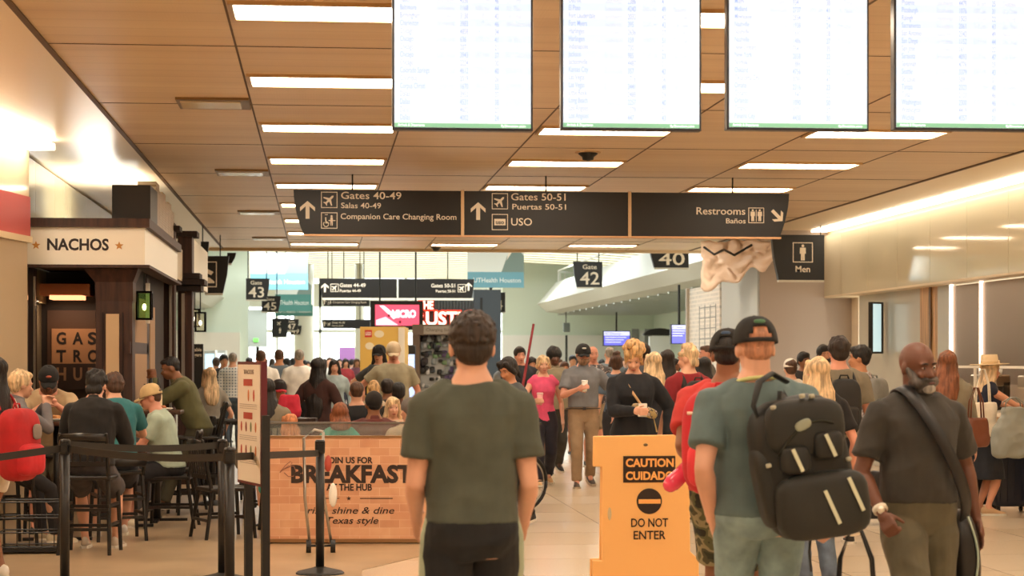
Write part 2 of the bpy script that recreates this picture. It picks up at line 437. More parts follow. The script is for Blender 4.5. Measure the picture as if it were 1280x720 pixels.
# end windows
m = MB()
for i in range(12):
    x = -8+i*2.0; m.box((x-.06,HW,0),(x+.06,HW+.15,7))
m.box((-9,HW,2.9),(16,HW+.15,3.05)); m.box((-9,HW,0),(16,HW+.15,.5)); m.box((-9,HW,4.1),(16,HW+.12,5.2))
struct(m.build('window_1', M('#dfe8e2','plain',.5)))
for px,w_ in ((380,.8),(449,.35)):
    p = spot(px,80); struct(MB().lathe([(w_/2,0),(w_/2,6)],c=(p[0],p[1],0),n=20).build('wall_hall_column', M('#e6eae0','plain',.4), smooth=True))
# right mezzanine with rounded nose
def mezz(xi, xo, y0, y1, z0, z1, side, name, label):
    t = thing(name, label, 'balcony')
    # plan outline, inner edge with rounded far end
    R = 3.2
    def plan(off):
        pts = [(xi+side*off,y0)]
        for i in range(9):
            an = PI/2*i/8; pts.append((xi+side*(R-(R-off)*math.cos(an)), y1-R+(R-off)*math.sin(an)))
        pts.append((xo,y1-off)); return pts
    P0, P1 = plan(.35), plan(0.0); P2 = plan(.7)
    def wallring(pl,z): return [Vector((x,y,z)) for x,y in pl]
    m = MB(); rings = [wallring(plan(.9),z0), wallring(P0,z0+.05), wallring(P1,z0+.35), wallring(P2,z1), wallring(plan(.85),z1)]
    for a,b in zip(rings,rings[1:]):
        va=[m.bm.verts.new(p) for p in a]; vb=[m.bm.verts.new(p) for p in b]
        for i in range(len(a)-1): m.bm.faces.new((va[i],va[i+1],vb[i+1],vb[i]))
    m.build('parapet', M('#bfc0b4','plain',.5), t, smooth=True)
    pl = plan(.9)
    m = MB().hprism(pl+[(xo,y0)], z0, z0+.08); m.build('soffit', M('#a9aca6','plain',.35), t)
    m = MB(); yy = y0+1
    while yy < y1-1: m.box((min(xi,xo)+.9+(0 if side>0 else -.5), yy, z0-.05),(max(xi,xo)-.5, yy+.25, z0)); yy += 1.6
    m.build('fluting', M('#c9ccc6','metal',.35), t)
    m = MB()
    r2 = [(x,y,z1+.45) for x,y in plan(.8)]; m.tube(r2,.03)
    for x,y in plan(.8): m.rod((x,y,z1-.05),(x,y,z1+.45),.02)
    m.build('railing', M('#efeee6','plain',.4), t)
mezz(8.2, 13.2, 38.5, 77, 3.4, 4.56, 1, 'mezzanine_balcony', 'long white curved mezzanine balcony on the right beyond the hanging sign of gate 42')
mezz(-2.9, -9, 38.5, 68, 3.15, 4.3, -1, 'mezzanine_balcony', 'white curved mezzanine balcony on the left above the small lantern')
# world and sky outside
w = bpy.data.worlds.new('sky'); bpy.context.scene.world = w; w.use_nodes = True
bg = w.node_tree.nodes['Background']; bg.inputs[0].default_value = (.93,1.0,.98,1); bg.inputs[1].default_value = 3.2
# ------------------------------------------------------------------ signs
class SF:   # sign frame: photo pixels to coordinates on a plane at depth Y, local to a root on that plane
    def __init__(s, Y, px, py):
        s.Y = Y; s.o = atY(px,py,Y); s.sc = (atY(px+10,py,Y).x-s.o.x)/10
        d = s.o.x*SA+Y*CA; s.zs = d/F; s.px = px; s.py = py
    def x(s, px): return (px-s.px)*s.sc
    def z(s, py): return (s.py-py)*s.zs
def arrow(m, cx, cz, h, ang, y0=-.004, y1=0):
    w = h*.42; t = h*.11
    pts = [(-t,-h/2),(t,-h/2),(t,h*.2),(w-.0,h*-.08),(w,h*.14),(0,h/2+.0),(-w,h*.14),(-w,-h*.08),(-t,h*.2)]
    c,s_ = math.cos(ang), math.sin(ang)
    m.prism([(cx+x*c-z*s_, cz+x*s_+z*c) for x,z in pts], y0, y1)
def frame(m, x0,x1,z0,z1,t,y0=-.004,y1=0):
    m.prism([(x0,z0),(x1,z0),(x1,z0+t),(x0,z0+t)],y0,y1); m.prism([(x0,z1-t),(x1,z1-t),(x1,z1),(x0,z1)],y0,y1)
    m.prism([(x0,z0+t),(x0+t,z0+t),(x0+t,z1-t),(x0,z1-t)],y0,y1); m.prism([(x1-t,z0+t),(x1,z0+t),(x1,z1-t),(x1-t,z1-t)],y0,y1)
def plane_icon(m, cx, cz, s, y0=-.004,y1=0):
    pts = [(0,.5),(.09,.38),(.09,.12),(.48,-.14),(.48,-.24),(.09,-.1),(.07,-.34),(.2,-.44),(.2,-.5),(0,-.45)]
    pts = pts + [(-x,z) for x,z in pts[::-1][1:-1]]
    an = -PI/4; c,s_ = math.cos(an),math.sin(an)
    m.prism([(cx+s*(x*c-z*s_), cz+s*(x*s_+z*c)) for x,z in pts],y0,y1)
def disc(m, cx, cz, r, y0=-.004, y1=0, n=16): m.prism([(cx+r*math.cos(2*PI*i/n), cz+r*math.sin(2*PI*i/n)) for i in range(n)],y0,y1)
def man_icon(m, cx, cz, h, y0=-.004,y1=0, dress=False):
    disc(m,cx,cz+h*.41,h*.085,y0,y1)
    if dress: pts=[(-.1,.29),(.1,.29),(.24,-.12),(.12,-.12),(.12,-.5),(.01,-.5),(-.01,-.5),(-.12,-.5),(-.12,-.12),(-.24,-.12)]
    else: pts=[(-.18,.3),(.18,.3),(.19,-.08),(.12,-.08),(.12,-.5),(.015,-.5),(0,-.1),(-.015,-.5),(-.12,-.5),(-.12,-.08),(-.19,-.08)]
    m.prism([(cx+x*h,cz+z*h) for x,z in pts],y0,y1)
def wheelchair_icon(m, cx, cz, s):
    n=14
    for i in range(n):
        a0=2*PI*i/n; r=.2*s
        if 0.15*n < i < .3*n: continue
        m.prism([(cx-.22*s+r*math.cos(a0),cz-.25*s+r*math.sin(a0)),(cx-.22*s+r*math.cos(a0+.5),cz-.25*s+r*math.sin(a0+.5)),(cx-.22*s+(r-.05*s)*math.cos(a0+.5),cz-.25*s+(r-.05*s)*math.sin(a0+.5)),(cx-.22*s+(r-.05*s)*math.cos(a0),cz-.25*s+(r-.05*s)*math.sin(a0))],-.004,0)
    m.prism([(cx-.28*s,cz+.1*s),(cx-.2*s,cz+.1*s),(cx-.18*s,cz-.15*s),(cx,cz-.15*s),(cx,cz-.2*s),(cx-.25*s,cz-.2*s)],-.004,0)
    disc(m,cx-.24*s,cz+.17*s,.05*s); disc(m,cx+.16*s,cz+.3*s,.07*s)
    m.prism([(cx+.08*s,cz+.22*s),(cx+.24*s,cz+.22*s),(cx+.24*s,cz-.35*s),(cx+.18*s,cz-.35*s),(cx+.15*s,cz-.05*s),(cx+.12*s,cz-.35*s),(cx+.08*s,cz-.35*s)],-.004,0)
    m.prism([(cx-.05*s,cz-.03*s),(cx+.42*s,cz-.03*s),(cx+.42*s,cz+.03*s),(cx-.05*s,cz+.03*s)],-.004,0)
    m.prism([(cx-.3*s,cz+.42*s),(cx-.1*s,cz+.42*s),(cx-.1*s,cz+.38*s),(cx-.3*s,cz+.38*s)],-.004,0)
# --- big three-part overhead sign
YS = 22.1
f = SF(YS, 680, 266)
t = thing('overhead_sign','wide dark hanging sign to gates 40-49, gates 50-51 and restrooms','sign',f.o)
zt, zb = f.z(239.5), f.z(294.5)
def curved(xa, xb, zt, zb, side):
    pts=[]; n=6
    if side=='L':
        for i in range(n+1):
            u=i/n; pts.append((xa+(xb-xa)*u**1.8, zt+(zb-zt)*u))
    return pts
edge = [(f.x(371)+(.11*u**1.9), zt+(zb-zt)*u) for u in [i/6 for i in range(7)]]
p1 = edge+[(f.x(577),zb),(f.x(577),zt)]
MB().prism([(x,z) for x,z in p1],0,.10).build('sign_panel', SIGN, t)
MB().box((f.x(580.5),0,zb),(f.x(785.5),.10,zt)).build('sign_panel', SIGN, t)
edge2 = [(f.x(990)-(.11*u**1.9), zt+(zb-zt)*u) for u in [i/6 for i in range(7)]]
MB().prism([(f.x(789.5),zt),(f.x(789.5),zb)]+edge2[::-1],0,.10).build('sign_panel', SIGN, t)
for px in (578.6,787.5): MB().box((f.x(px)-.018,-.012,zb-.01),(f.x(px)+.018,.11,zt+.01)).build('divider', M('#c9ab88','metal',.45), t)
MB().box((f.x(384),.0,zb-.02),(f.x(980),.10,zb)).build('bottom_rail', M('#c99f78','metal',.45), t)
for px in (443,683,919): MB().rod((f.x(px),.05,zt),(f.x(px),.05,CZ-f.o.z),.009).build('hanging_rod', DARK, t)
def icon(fn, *a, name='pictogram', **k):
    m_i = MB(); fn(m_i, *a, **k); m_i.build(name, LET, t)
for a_,b_,c_,e_ in ((388,264.5,22,0),(598,264.5,22,0),(975,267.5,19,-PI*.75)): icon(arrow, f.x(a_), f.z(b_), c_*f.zs, e_, name='arrow')
for x0,y0 in ((404.5,242),(404.5,267.5),(615,242),(615,268)): icon(frame, f.x(x0), f.x(x0+20), f.z(y0+20), f.z(y0), .008, name='icon_frame')
icon(frame, f.x(938), f.x(958), f.z(277), f.z(257.5), .008, name='icon_frame')
icon(plane_icon, f.x(414.5), f.z(252), 15*f.zs); icon(plane_icon, f.x(625), f.z(252), 15*f.zs)
icon(wheelchair_icon, f.x(414.5), f.z(277.5), 18*f.zs)
MB().prism([(f.x(618),f.z(274)),(f.x(632),f.z(274)),(f.x(632),f.z(282)),(f.x(618),f.z(282))],-.004,0).build('logo_plate', LET, t)
icon(man_icon, f.x(943.5), f.z(267), 15*f.zs); icon(man_icon, f.x(952.5), f.z(267), 15*f.zs)
MB().prism([(f.x(947.6),f.z(260)),(f.x(948.4),f.z(260)),(f.x(948.4),f.z(275)),(f.x(947.6),f.z(275))],-.004,0).build('icon_divider', LET, t)
text('uso', f.x(620), f.z(280.5), 10*f.sc, 5*f.zs, DARK, t, -.004, .02)
for s_,x0,x1,yb,ch in (('Gates 40-49',429,503,250.5,8.6),('Salas 40-49',429,478,262,6.6),('Companion Care Changing Room',428.5,571,275.5,6.8),
                 ('Gates 50-51',639,707,250.5,8.6),('Puertas 50-51',640.5,707.5,262,6.8),('USO',639,665,282,9),('Restrooms',872,934,266.5,8.8),('Baños',909.5,934.5,277.5,6.2)):
    text(s_, f.x(x0), f.z(yb), (x1-x0)*f.sc, ch*f.zs, LET, t, 0, .006)
# --- second sign deep in the hall
f = SF(47.0, 496, 360)
t = thing('overhead_sign','smaller dark hanging sign to gates 44-49 and gates 50-51','sign',f.o)
zt, zb = f.z(348.5), f.z(372.5)
MB().prism([(f.x(399.5),zt),(f.x(401),f.z(362)),(f.x(403),zb),(f.x(496),zb),(f.x(496),zt)],0,.1).build('sign_panel', SIGN, t)
MB().prism([(f.x(498),zt),(f.x(498),zb),(f.x(590),zb),(f.x(592),f.z(362)),(f.x(593),zt)],0,.1).build('sign_panel', SIGN, t)
MB().box((f.x(496),-.01,zb),(f.x(498),.1,zt)).build('divider', M('#cfd2c8','plain',.4), t)
MB().box((f.x(403),.0,zb-.05),(f.x(592),.1,zb)).build('bottom_rail', M('#d8d2c4','plain',.4), t)
for px in (430,560): MB().rod((f.x(px),.05,zt),(f.x(px),.05,5.75-f.o.z),.012).build('hanging_rod', DARK, t)
icon(arrow, f.x(406.5), f.z(360), 11*f.zs, 0, name='arrow'); icon(arrow, f.x(586), f.z(358), 10*f.zs, 0, name='arrow')
for x0 in (413.5,572.5): icon(frame, f.x(x0), f.x(x0+10), f.z(365), f.z(355), .012, name='icon_frame'); icon(plane_icon, f.x(x0+5), f.z(360), 8*f.zs)
for s_,x0,x1,yb,ch in (('Gates 44-49',425,457,359,4.6),('Puertas 44-49',425,451,365.3,3.4),('Gates 50-51',539,569,359,4.4),('Puertas 50-51',545,569,365.3,3.2)):
    text(s_, f.x(x0), f.z(yb), (x1-x0)*f.sc, ch*f.zs, LET, t, 0, .010)
f = SF(52.0, 431, 378)
t = thing('overhead_sign','small dark companion care sign under the gates 44-49 sign','sign',f.o)
MB().prism([(f.x(402),f.z(373)),(f.x(405),f.z(382.5)),(f.x(462),f.z(382.5)),(f.x(462),f.z(373))],0,.1).build('sign_panel', SIGN, t)
for px in (410,455): MB().rod((f.x(px),.05,0),(f.x(px),.05,5.7-f.o.z),.012).build('hanging_rod', DARK, t)
ic = MB(); arrow(ic, f.x(405.5), f.z(377.5), 6*f.zs, 0); wheelchair_icon(ic, f.x(412), f.z(378), 7*f.zs); ic.build('pictograms', LET, t)
text('Companion Care Changing Room', f.x(416), f.z(379), 42*f.sc, 2.6*f.zs, LET, t, 0, .010)
f = SF(66.0, 432, 405)
t = thing('overhead_sign','smallest dark gates sign hanging in front of the bright far windows','sign',f.o)
MB().prism([(f.x(402),f.z(399.5)),(f.x(404),f.z(410.5)),(f.x(463),f.z(410.5)),(f.x(463),f.z(399.5))],0,.1).build('sign_panel', SIGN, t)
for px in (415,450): MB().rod((f.x(px),.05,0),(f.x(px),.05,5.5-f.o.z),.014).build('hanging_rod', DARK, t)
ic = MB(); arrow(ic, f.x(405.5), f.z(405), 6*f.zs, 0); plane_icon(ic, f.x(411.5), f.z(405), 5*f.zs); ic.build('pictograms', LET, t)
text('Gates 46-48', f.x(415), f.z(404.5), 16*f.sc, 2.4*f.zs, LET, t, 0, .010); text('Puertas 46-48', f.x(415), f.z(408), 14*f.sc, 1.8*f.zs, LET, t, 0, .010)
# --- gate signs
def gate(px0,px1,py0,py1,Y,num,side,rods,label,cut=0.13,small='Gate'):
    f = SF(Y,(px0+px1)/2,(py0+py1)/2); t = thing('gate_sign',label,'sign',f.o)
    w = f.x(px1); h = f.z(py0); k = w*2*cut
    if side=='L': pts=[(-w,h),(-w+k*.3,0),(-w+k,-h),(w,-h),(w,h)]
    else: pts=[(-w,h),(-w,-h),(w-k,-h),(w-k*.3,0),(w,h)]
    MB().prism(pts,0,.12).build('sign_panel', SIGN, t)
    MB().box((-w+k*(side=='L'),.0,-h-.03),(w-k*(side!='L'),.12,-h)).build('bottom_rail', M('#c9c4b4','plain',.4), t)
    for r in rods: MB().rod((f.x(r),.06,h),(f.x(r),.06,(5.75 if Y>37 else CZ)-f.o.z),.013*Y/45).build('hanging_rod', DARK, t)
    off = k*.5*(1 if side=='L' else -1)
    if small: text(small, off-w*.48, h*.42, w*.96, h*.34, LET, t, 0, .010)
    if num: text(num, off-w*.66, -h*.78, w*1.32, h*.95, LET, t, 0, .008)
    return f,t
gate(307.5,337,348,374.5,50,'43','R',(310,333),'black gate 43 sign hanging in front of the blue banner')
gate(327,351,370,389.5,56,'45','R',(346,),'black gate 45 sign overlapping the green banner')
gate(716.5,753,327,359,50,'42','L',(722,749),'black gate 42 sign hanging in front of the right balcony')
gate(601,631.5,365.5,390,55,'44','L',(),'black gate 44 sign beside the red store letters')
gate(812,861,303,334.5,38.5,'40','L',(820,852),'black gate 40 sign partly cut off by the ceiling edge')
gate(357,373.5,399,413,75,'47','R',(362,),'tiny gate 47 sign far down the hall')
gate(363,377,407,418,80,'49','R',(368,),'tiny gate 49 sign behind the gate 47 sign')
f,t = gate(340,361,398,421,66,'','R',(345,357),'tiny black pictogram sign left of the gate 47 sign',small='')
ic = MB(); plane_icon(ic,f.x(349),f.z(404),6*f.zs); man_icon(ic,f.x(350),f.z(413),7*f.zs); ic.build('pictograms', LET, t)
# Men sign
f,t = gate(965,1030.5,293.5,350,29.8,'','L',(1027,),'black Men restroom sign hanging beside the glossy right wall',small='')
ic = MB(); frame(ic,f.x(991),f.x(1016),f.z(328),f.z(303),.012); man_icon(ic,f.x(1003.5),f.z(315.5),20*f.zs); ic.build('pictograms', LET, t)
text('Men', f.x(994.5), f.z(340), 18*f.sc, 7.5*f.zs, LET, t, 0, .010)
# shoe-shine sign and neighbours near the kiosk
f,t = gate(256,286,320,366.5,33,'','R',(275,),'black hanging sign with a shoe pictogram beyond the dark timber kiosk',small='',cut=.25)
ic = MB(); frame(ic,f.x(258),f.x(271),f.z(359),f.z(327),.014)
ic.prism([(f.x(255),f.z(354)),(f.x(255),f.z(347)),(f.x(262),f.z(347)),(f.x(268),f.z(352)),(f.x(268),f.z(354))],-.004,0); ic.prism([(f.x(257),f.z(341)),(f.x(259),f.z(336)),(f.x(267),f.z(340)),(f.x(264),f.z(344))],-.004,0); ic.build('pictograms', LET, t)
gate(251,261,302,343,30.5,'','R',(253,),'narrow dark sign edge beside the shoe pictogram sign',small='',cut=.6)
gate(284,295,316,329,36,'','R',(),'small dark sign corner right of the shoe pictogram sign',small='',cut=.5)
# --- health banners
def banner(px0,px1,py0,py1,split,Y,band,label,words,fig=True,tx=None):
    f = SF(Y,(px0+px1)/2,(py0+py1)/2); t = thing('hanging_banner',label,'banner',f.o)
    x0,x1,z0,z1 = f.x(px0),f.x(px1),f.z(py1),f.z(py0); zs = f.z(split)
    if py0 < split-3: MB().box((x0,0,zs),(x1,.05,z1)).build('banner_field', M('#e6eeec','plain',.5), t)
    MB().box((x0,-.002,z0),(x1,.05,zs)).build('banner_band', band, t)
    if fig:
        g = M('#7d938f','plain',.6)
        a=x0+(x1-x0)*.60; 
        MB().prism([(a,zs),(a+(x1-a)*.25,zs+(z1-zs)*.75),(a+(x1-a)*.5,z1),(x1-.1,z1),(x1,z1-.12),(x1,zs)],-.006,0).build('printed_figure', g, t)
        MB().prism([(a+(x1-a)*.22,zs+(z1-zs)*.55),(a+(x1-a)*.34,z1),(a+(x1-a)*.5,z1)],-.010,-.006).build('printed_collar', WHITE, t)
    a,b_,yb = tx
    text(words, f.x(a), f.z(yb), (b_-a)*f.sc, 6.2*f.zs*(.9), M('#eef4f2','plain',.6), t, -.002, .006)
    for r in (px0+6,px1-6): MB().rod((f.x(r),.02,z1 if py0<split-3 else zs),(f.x(r),.02,5.7-f.o.z),.008).build('hanging_wire', STEEL, t)
B1 = M('#6fa9bd','plain',.5); B2 = M('#4f8f8a','plain',.5)
banner(313,385,316,362,342,58,B1,'hanging white and light blue health banner behind the gate 43 sign','UTHealth Houston',tx=(323,381,355))
banner(344,389,352,389,368,62,B2,'hanging green health banner behind the gate 45 sign','UTHealth Houston',tx=(346,386,381))
banner(344,391,378,395,381,66,B2,'lowest green health banner behind the gate 45 sign','UTHealth Houston',fig=False,tx=(349,389,391))
banner(584.5,655,314,359.5,340,50,B1,'hanging white and blue health banner above the gate 44 sign','UTHealth Houston',tx=(592,651,353))
# --- departure screens
SCR = None
def screen_mat():
    m, N, L, b = node_mat('departures_display')
    tc = N.new('ShaderNodeTexCoord'); sp = N.new('ShaderNodeSeparateXYZ'); L.new(tc.outputs['Object'], sp.inputs[0])
    fr = N.new('ShaderNodeMath'); fr.operation='MULTIPLY'; fr.inputs[1].default_value = 1/.084; L.new(sp.outputs[2], fr.inputs[0])
    f2 = N.new('ShaderNodeMath'); f2.operation='FRACT'; L.new(fr.outputs[0], f2.inputs[0])
    st = N.new('ShaderNodeMath'); st.operation='GREATER_THAN'; st.inputs[1].default_value=.5; L.new(f2.outputs[0], st.inputs[0])
    mx = N.new('ShaderNodeMix'); mx.data_type='RGBA'; mx.inputs['A'].default_value=(.95,.98,1,1); mx.inputs['B'].default_value=(.80,.90,1,1); L.new(st.outputs[0], mx.inputs['Factor'])
    L.new(mx.outputs['Result'], b.inputs['Emission Color']); b.inputs['Emission Strength'].default_value = .82
    b.inputs['Base Color'].default_value = (.1,.1,.1,1); b.inputs['Roughness'].default_value=.3
    return m
SCR = screen_mat(); INK = M('#b4c0dc','emit',strength=.72); INK2 = M('#94a6d4','emit',strength=.72); GRN = M('#6fa384','emit',strength=.75)
cities = [['Albuquerque','Atlanta','Austin','Baltimore','Birmingham','Charleston','Chicago','Chicago','Chicago','Chicago','Chicago','Colorado Springs','Columbus','Corpus Christi','Dallas','Dallas','Dallas','Dallas'],
 ['Denver','Denver','Detroit','El Paso','Fort Lauderdale','Fort Myers','Harlingen','Harlingen','Indianapolis','Jackson','Jacksonville','Kansas City','Las Vegas','Las Vegas','Little Rock','Long Beach','Los Angeles','Los Angeles'],
 ['Lubbock','Memphis','Miami','Midland','Milwaukee','Nashville','Nashville','Nashville','New Orleans','New York','Norfolk','Oakland','Oklahoma City','Omaha','Ontario','Orlando','Orlando','Panama City'],
 ['Pensacola','Philadelphia','Phoenix','Pittsburgh','Raleigh','Sacramento','San Antonio','San Diego','San Jose','Sarasota','Savannah','Seattle','St. Louis','Tampa','Tulsa','Washington','Washington','Wichita']]
rr = random.Random(3)
order = ['leftmost','second from left','third from left','rightmost']
for i,(a,b_) in enumerate(((490.5,666.5),(701.5,877),(909,1086.5),(1118,1295))):
    Y = 10.3; f = SF(Y,(a+b_)/2,163); t = thing('departures_screen',f'bright departures screen hanging under the ceiling, {order[i]} of the four','screen',f.o)
    w = f.x(b_)
    MB().box((-w,0,0),(w,.07,CZ-.10-f.o.z)).build('housing', M('#17131c','plain',.35), t, bevel=.004)
    MB().box((-w+.012,-.004,.014),(w-.012,0,CZ-.13-f.o.z)).build('display', SCR, t)
    MB().box((-w+.012,-.006,.014),(w-.012,-.004,.036)).build('footer_bar', GRN, t)
    text('Arrivals & Departures', -w+.03, .019, .14, .013, M('#dfeee8','emit',strength=.9), t, -.006, .004); text('fly2houston.com', w-.17, .019, .13, .012, M('#dfeee8','emit',strength=.9), t, -.006, .004)
    for c_,(cx,gen) in enumerate(((.02,None),(.21,lambda:'Southwest'),(.33,lambda:str(rr.randint(100,4999))),(.41,lambda:f'{rr.randint(1,12)}:{rr.randint(0,11)*5:02d} pm'),(.51,lambda:str(rr.randint(20,51))),(.57,lambda:rr.choice(['On Time','On Time','On Time','Now Boarding','Delayed'])))):
        lines = cities[i] if gen is None else [gen() for _ in range(18)]
        me = glyphs('\n'.join(lines), .004)
        k = .042
        for v in me.vertices: q = v.co; v.co = Vector((-w+.02+cx*1.02+q.x*.022, -.0045-q.z*.05, .075+17*k+ (q.y)*k/1.0*1.0 - .0))
        me.materials.append(INK if c_%2 else INK2)
        ys = [v.co.z for v in me.vertices]; top = max(ys); bot = min(ys)
        for v in me.vertices: v.co.z = .052 + (v.co.z-bot)*(17.4*k)/(top-bot)
        o = bpy.data.objects.new('timetable_text', me); C.objects.link(o); o.parent = t
    for sx in (-.22,.22): MB().rod((sx,.035,CZ-.10-f.o.z),(sx,.035,CZ-f.o.z),.015).build('ceiling_mount', DARK, t)
# --- caution sign
D = 12.0; f = SF(atY(803,543,D).y,803,543)
f = SF(D,803,543)
t = thing('caution_sign','large orange yellow plastic floor barrier reading caution cuidado do not enter','sign',(f.o.x,f.o.y,0))
YEL = M('#f4bb72','plain',.55)
zt = f.o.z
X = lambda px: f.x(px); Z = lambda py: zt+f.z(py)
out = [(X(743),Z(545)),(X(846),Z(543.5)),(X(857),Z(552)),(X(862),Z(566)),(X(863),Z(690)),(X(874),Z(700)),(X(874),.03),(X(741),.03),(X(741),Z(700)),(X(752.5),Z(700)),(X(752.5),Z(583)),(X(743),Z(583))]
pb = MB(); pb.prism(out,0,.035); pb.build('front_panel', YEL, t, bevel=.006)
MB().prism([(x,z) for x,z in out],0,.035).build('back_panel', YEL, t, bevel=.006)
o = t.children[1]; o.rotation_euler = (math.radians(-8),0,0); o.location = (0,.02,.0)
for p in o.data.vertices: pass
t.children[0].rotation_euler = (0,0,0)
o.location = (0,.20-zt*math.tan(math.radians(8))*0,0)
o.rotation_euler = (math.radians(5),0,0); o.location=(0,.13,0)
MB().box((X(751),0,.0),(X(860),.16,.03)).build('foot', YEL, t)
MB().box((X(779),-.005,Z(603)),(X(844),0,Z(570))).build('warning_plate', M('#2a1608','plain',.5), t)
YL = M('#f5b060','plain',.6); BK = M('#2a1a10','plain',.6)
text('CAUTION', X(782), Z(583.2), 60*f.sc, 9.6*f.zs, YL, t, -.005, .035); text('CUIDADO', X(782), Z(599.4), 60*f.sc, 9.6*f.zs, YL, t, -.005, .035)
m = MB(); disc(m, X(811.5), Z(626.5), 15.8*f.sc, -.005, 0, 32); m.build('no_entry_disc', BK, t)
MB().box((X(798),-.009,Z(629.5)),(X(825.5),-.005,Z(624))).build('no_entry_bar', YL, t)
text('DO NOT', X(789), Z(658.5), 46*f.sc, 10.3*f.zs, BK, t, 0, .012); text('ENTER', X(792), Z(674), 40*f.sc, 10.3*f.zs, BK, t, 0, .012)
m = MB(); m.ell((X(807),-.002,Z(556)),(.014,.006,.009)); m.build('rivet', M('#7a6a55','metal',.4), t, smooth=True)
MB().ell((X(762),-.002,Z(642)),(.012,.004,.04)).build('worn_patch', M('#c9b58e','plain',.7), t, smooth=True)
# ------------------------------------------------------------------ people
def RX(a): return Matrix.Rotation(a,3,'X')
def RZ(a): return Matrix.Rotation(a,3,'Z')
def RY(a): return Matrix.Rotation(a,3,'Y')
def ik(s, w, l1, l2, pole):
    d = w-s; L_ = d.length
    if L_ > (l1+l2)*.995: w = s + d.normalized()*(l1+l2)*.995; d = w-s; L_ = d.length
    if L_ < abs(l1-l2)+.02: L_ = abs(l1-l2)+.02
    u = d.normalized(); a = (l1*l1-l2*l2+L_*L_)/(2*L_); h = math.sqrt(max(0,l1*l1-a*a))
    p = (pole - u*pole.dot(u)); p = p.normalized() if p.length>1e-4 else Vector((0,1,0))
    return s+u*a+p*h, w
SK = {'pale':'#e0a283','fair':'#d9a488','tan':'#c08560','brown':'#8a5a3c','dark':'#5c3a28','red':'#d6957c'}
HAIRC = {'black':'#15100f','dark':'#241811','brown':'#4a2f1e','auburn':'#7a4322','red':'#7a482c','blonde':'#c79f6e','light':'#cfb189','grey':'#8d867c'}
class Person: pass
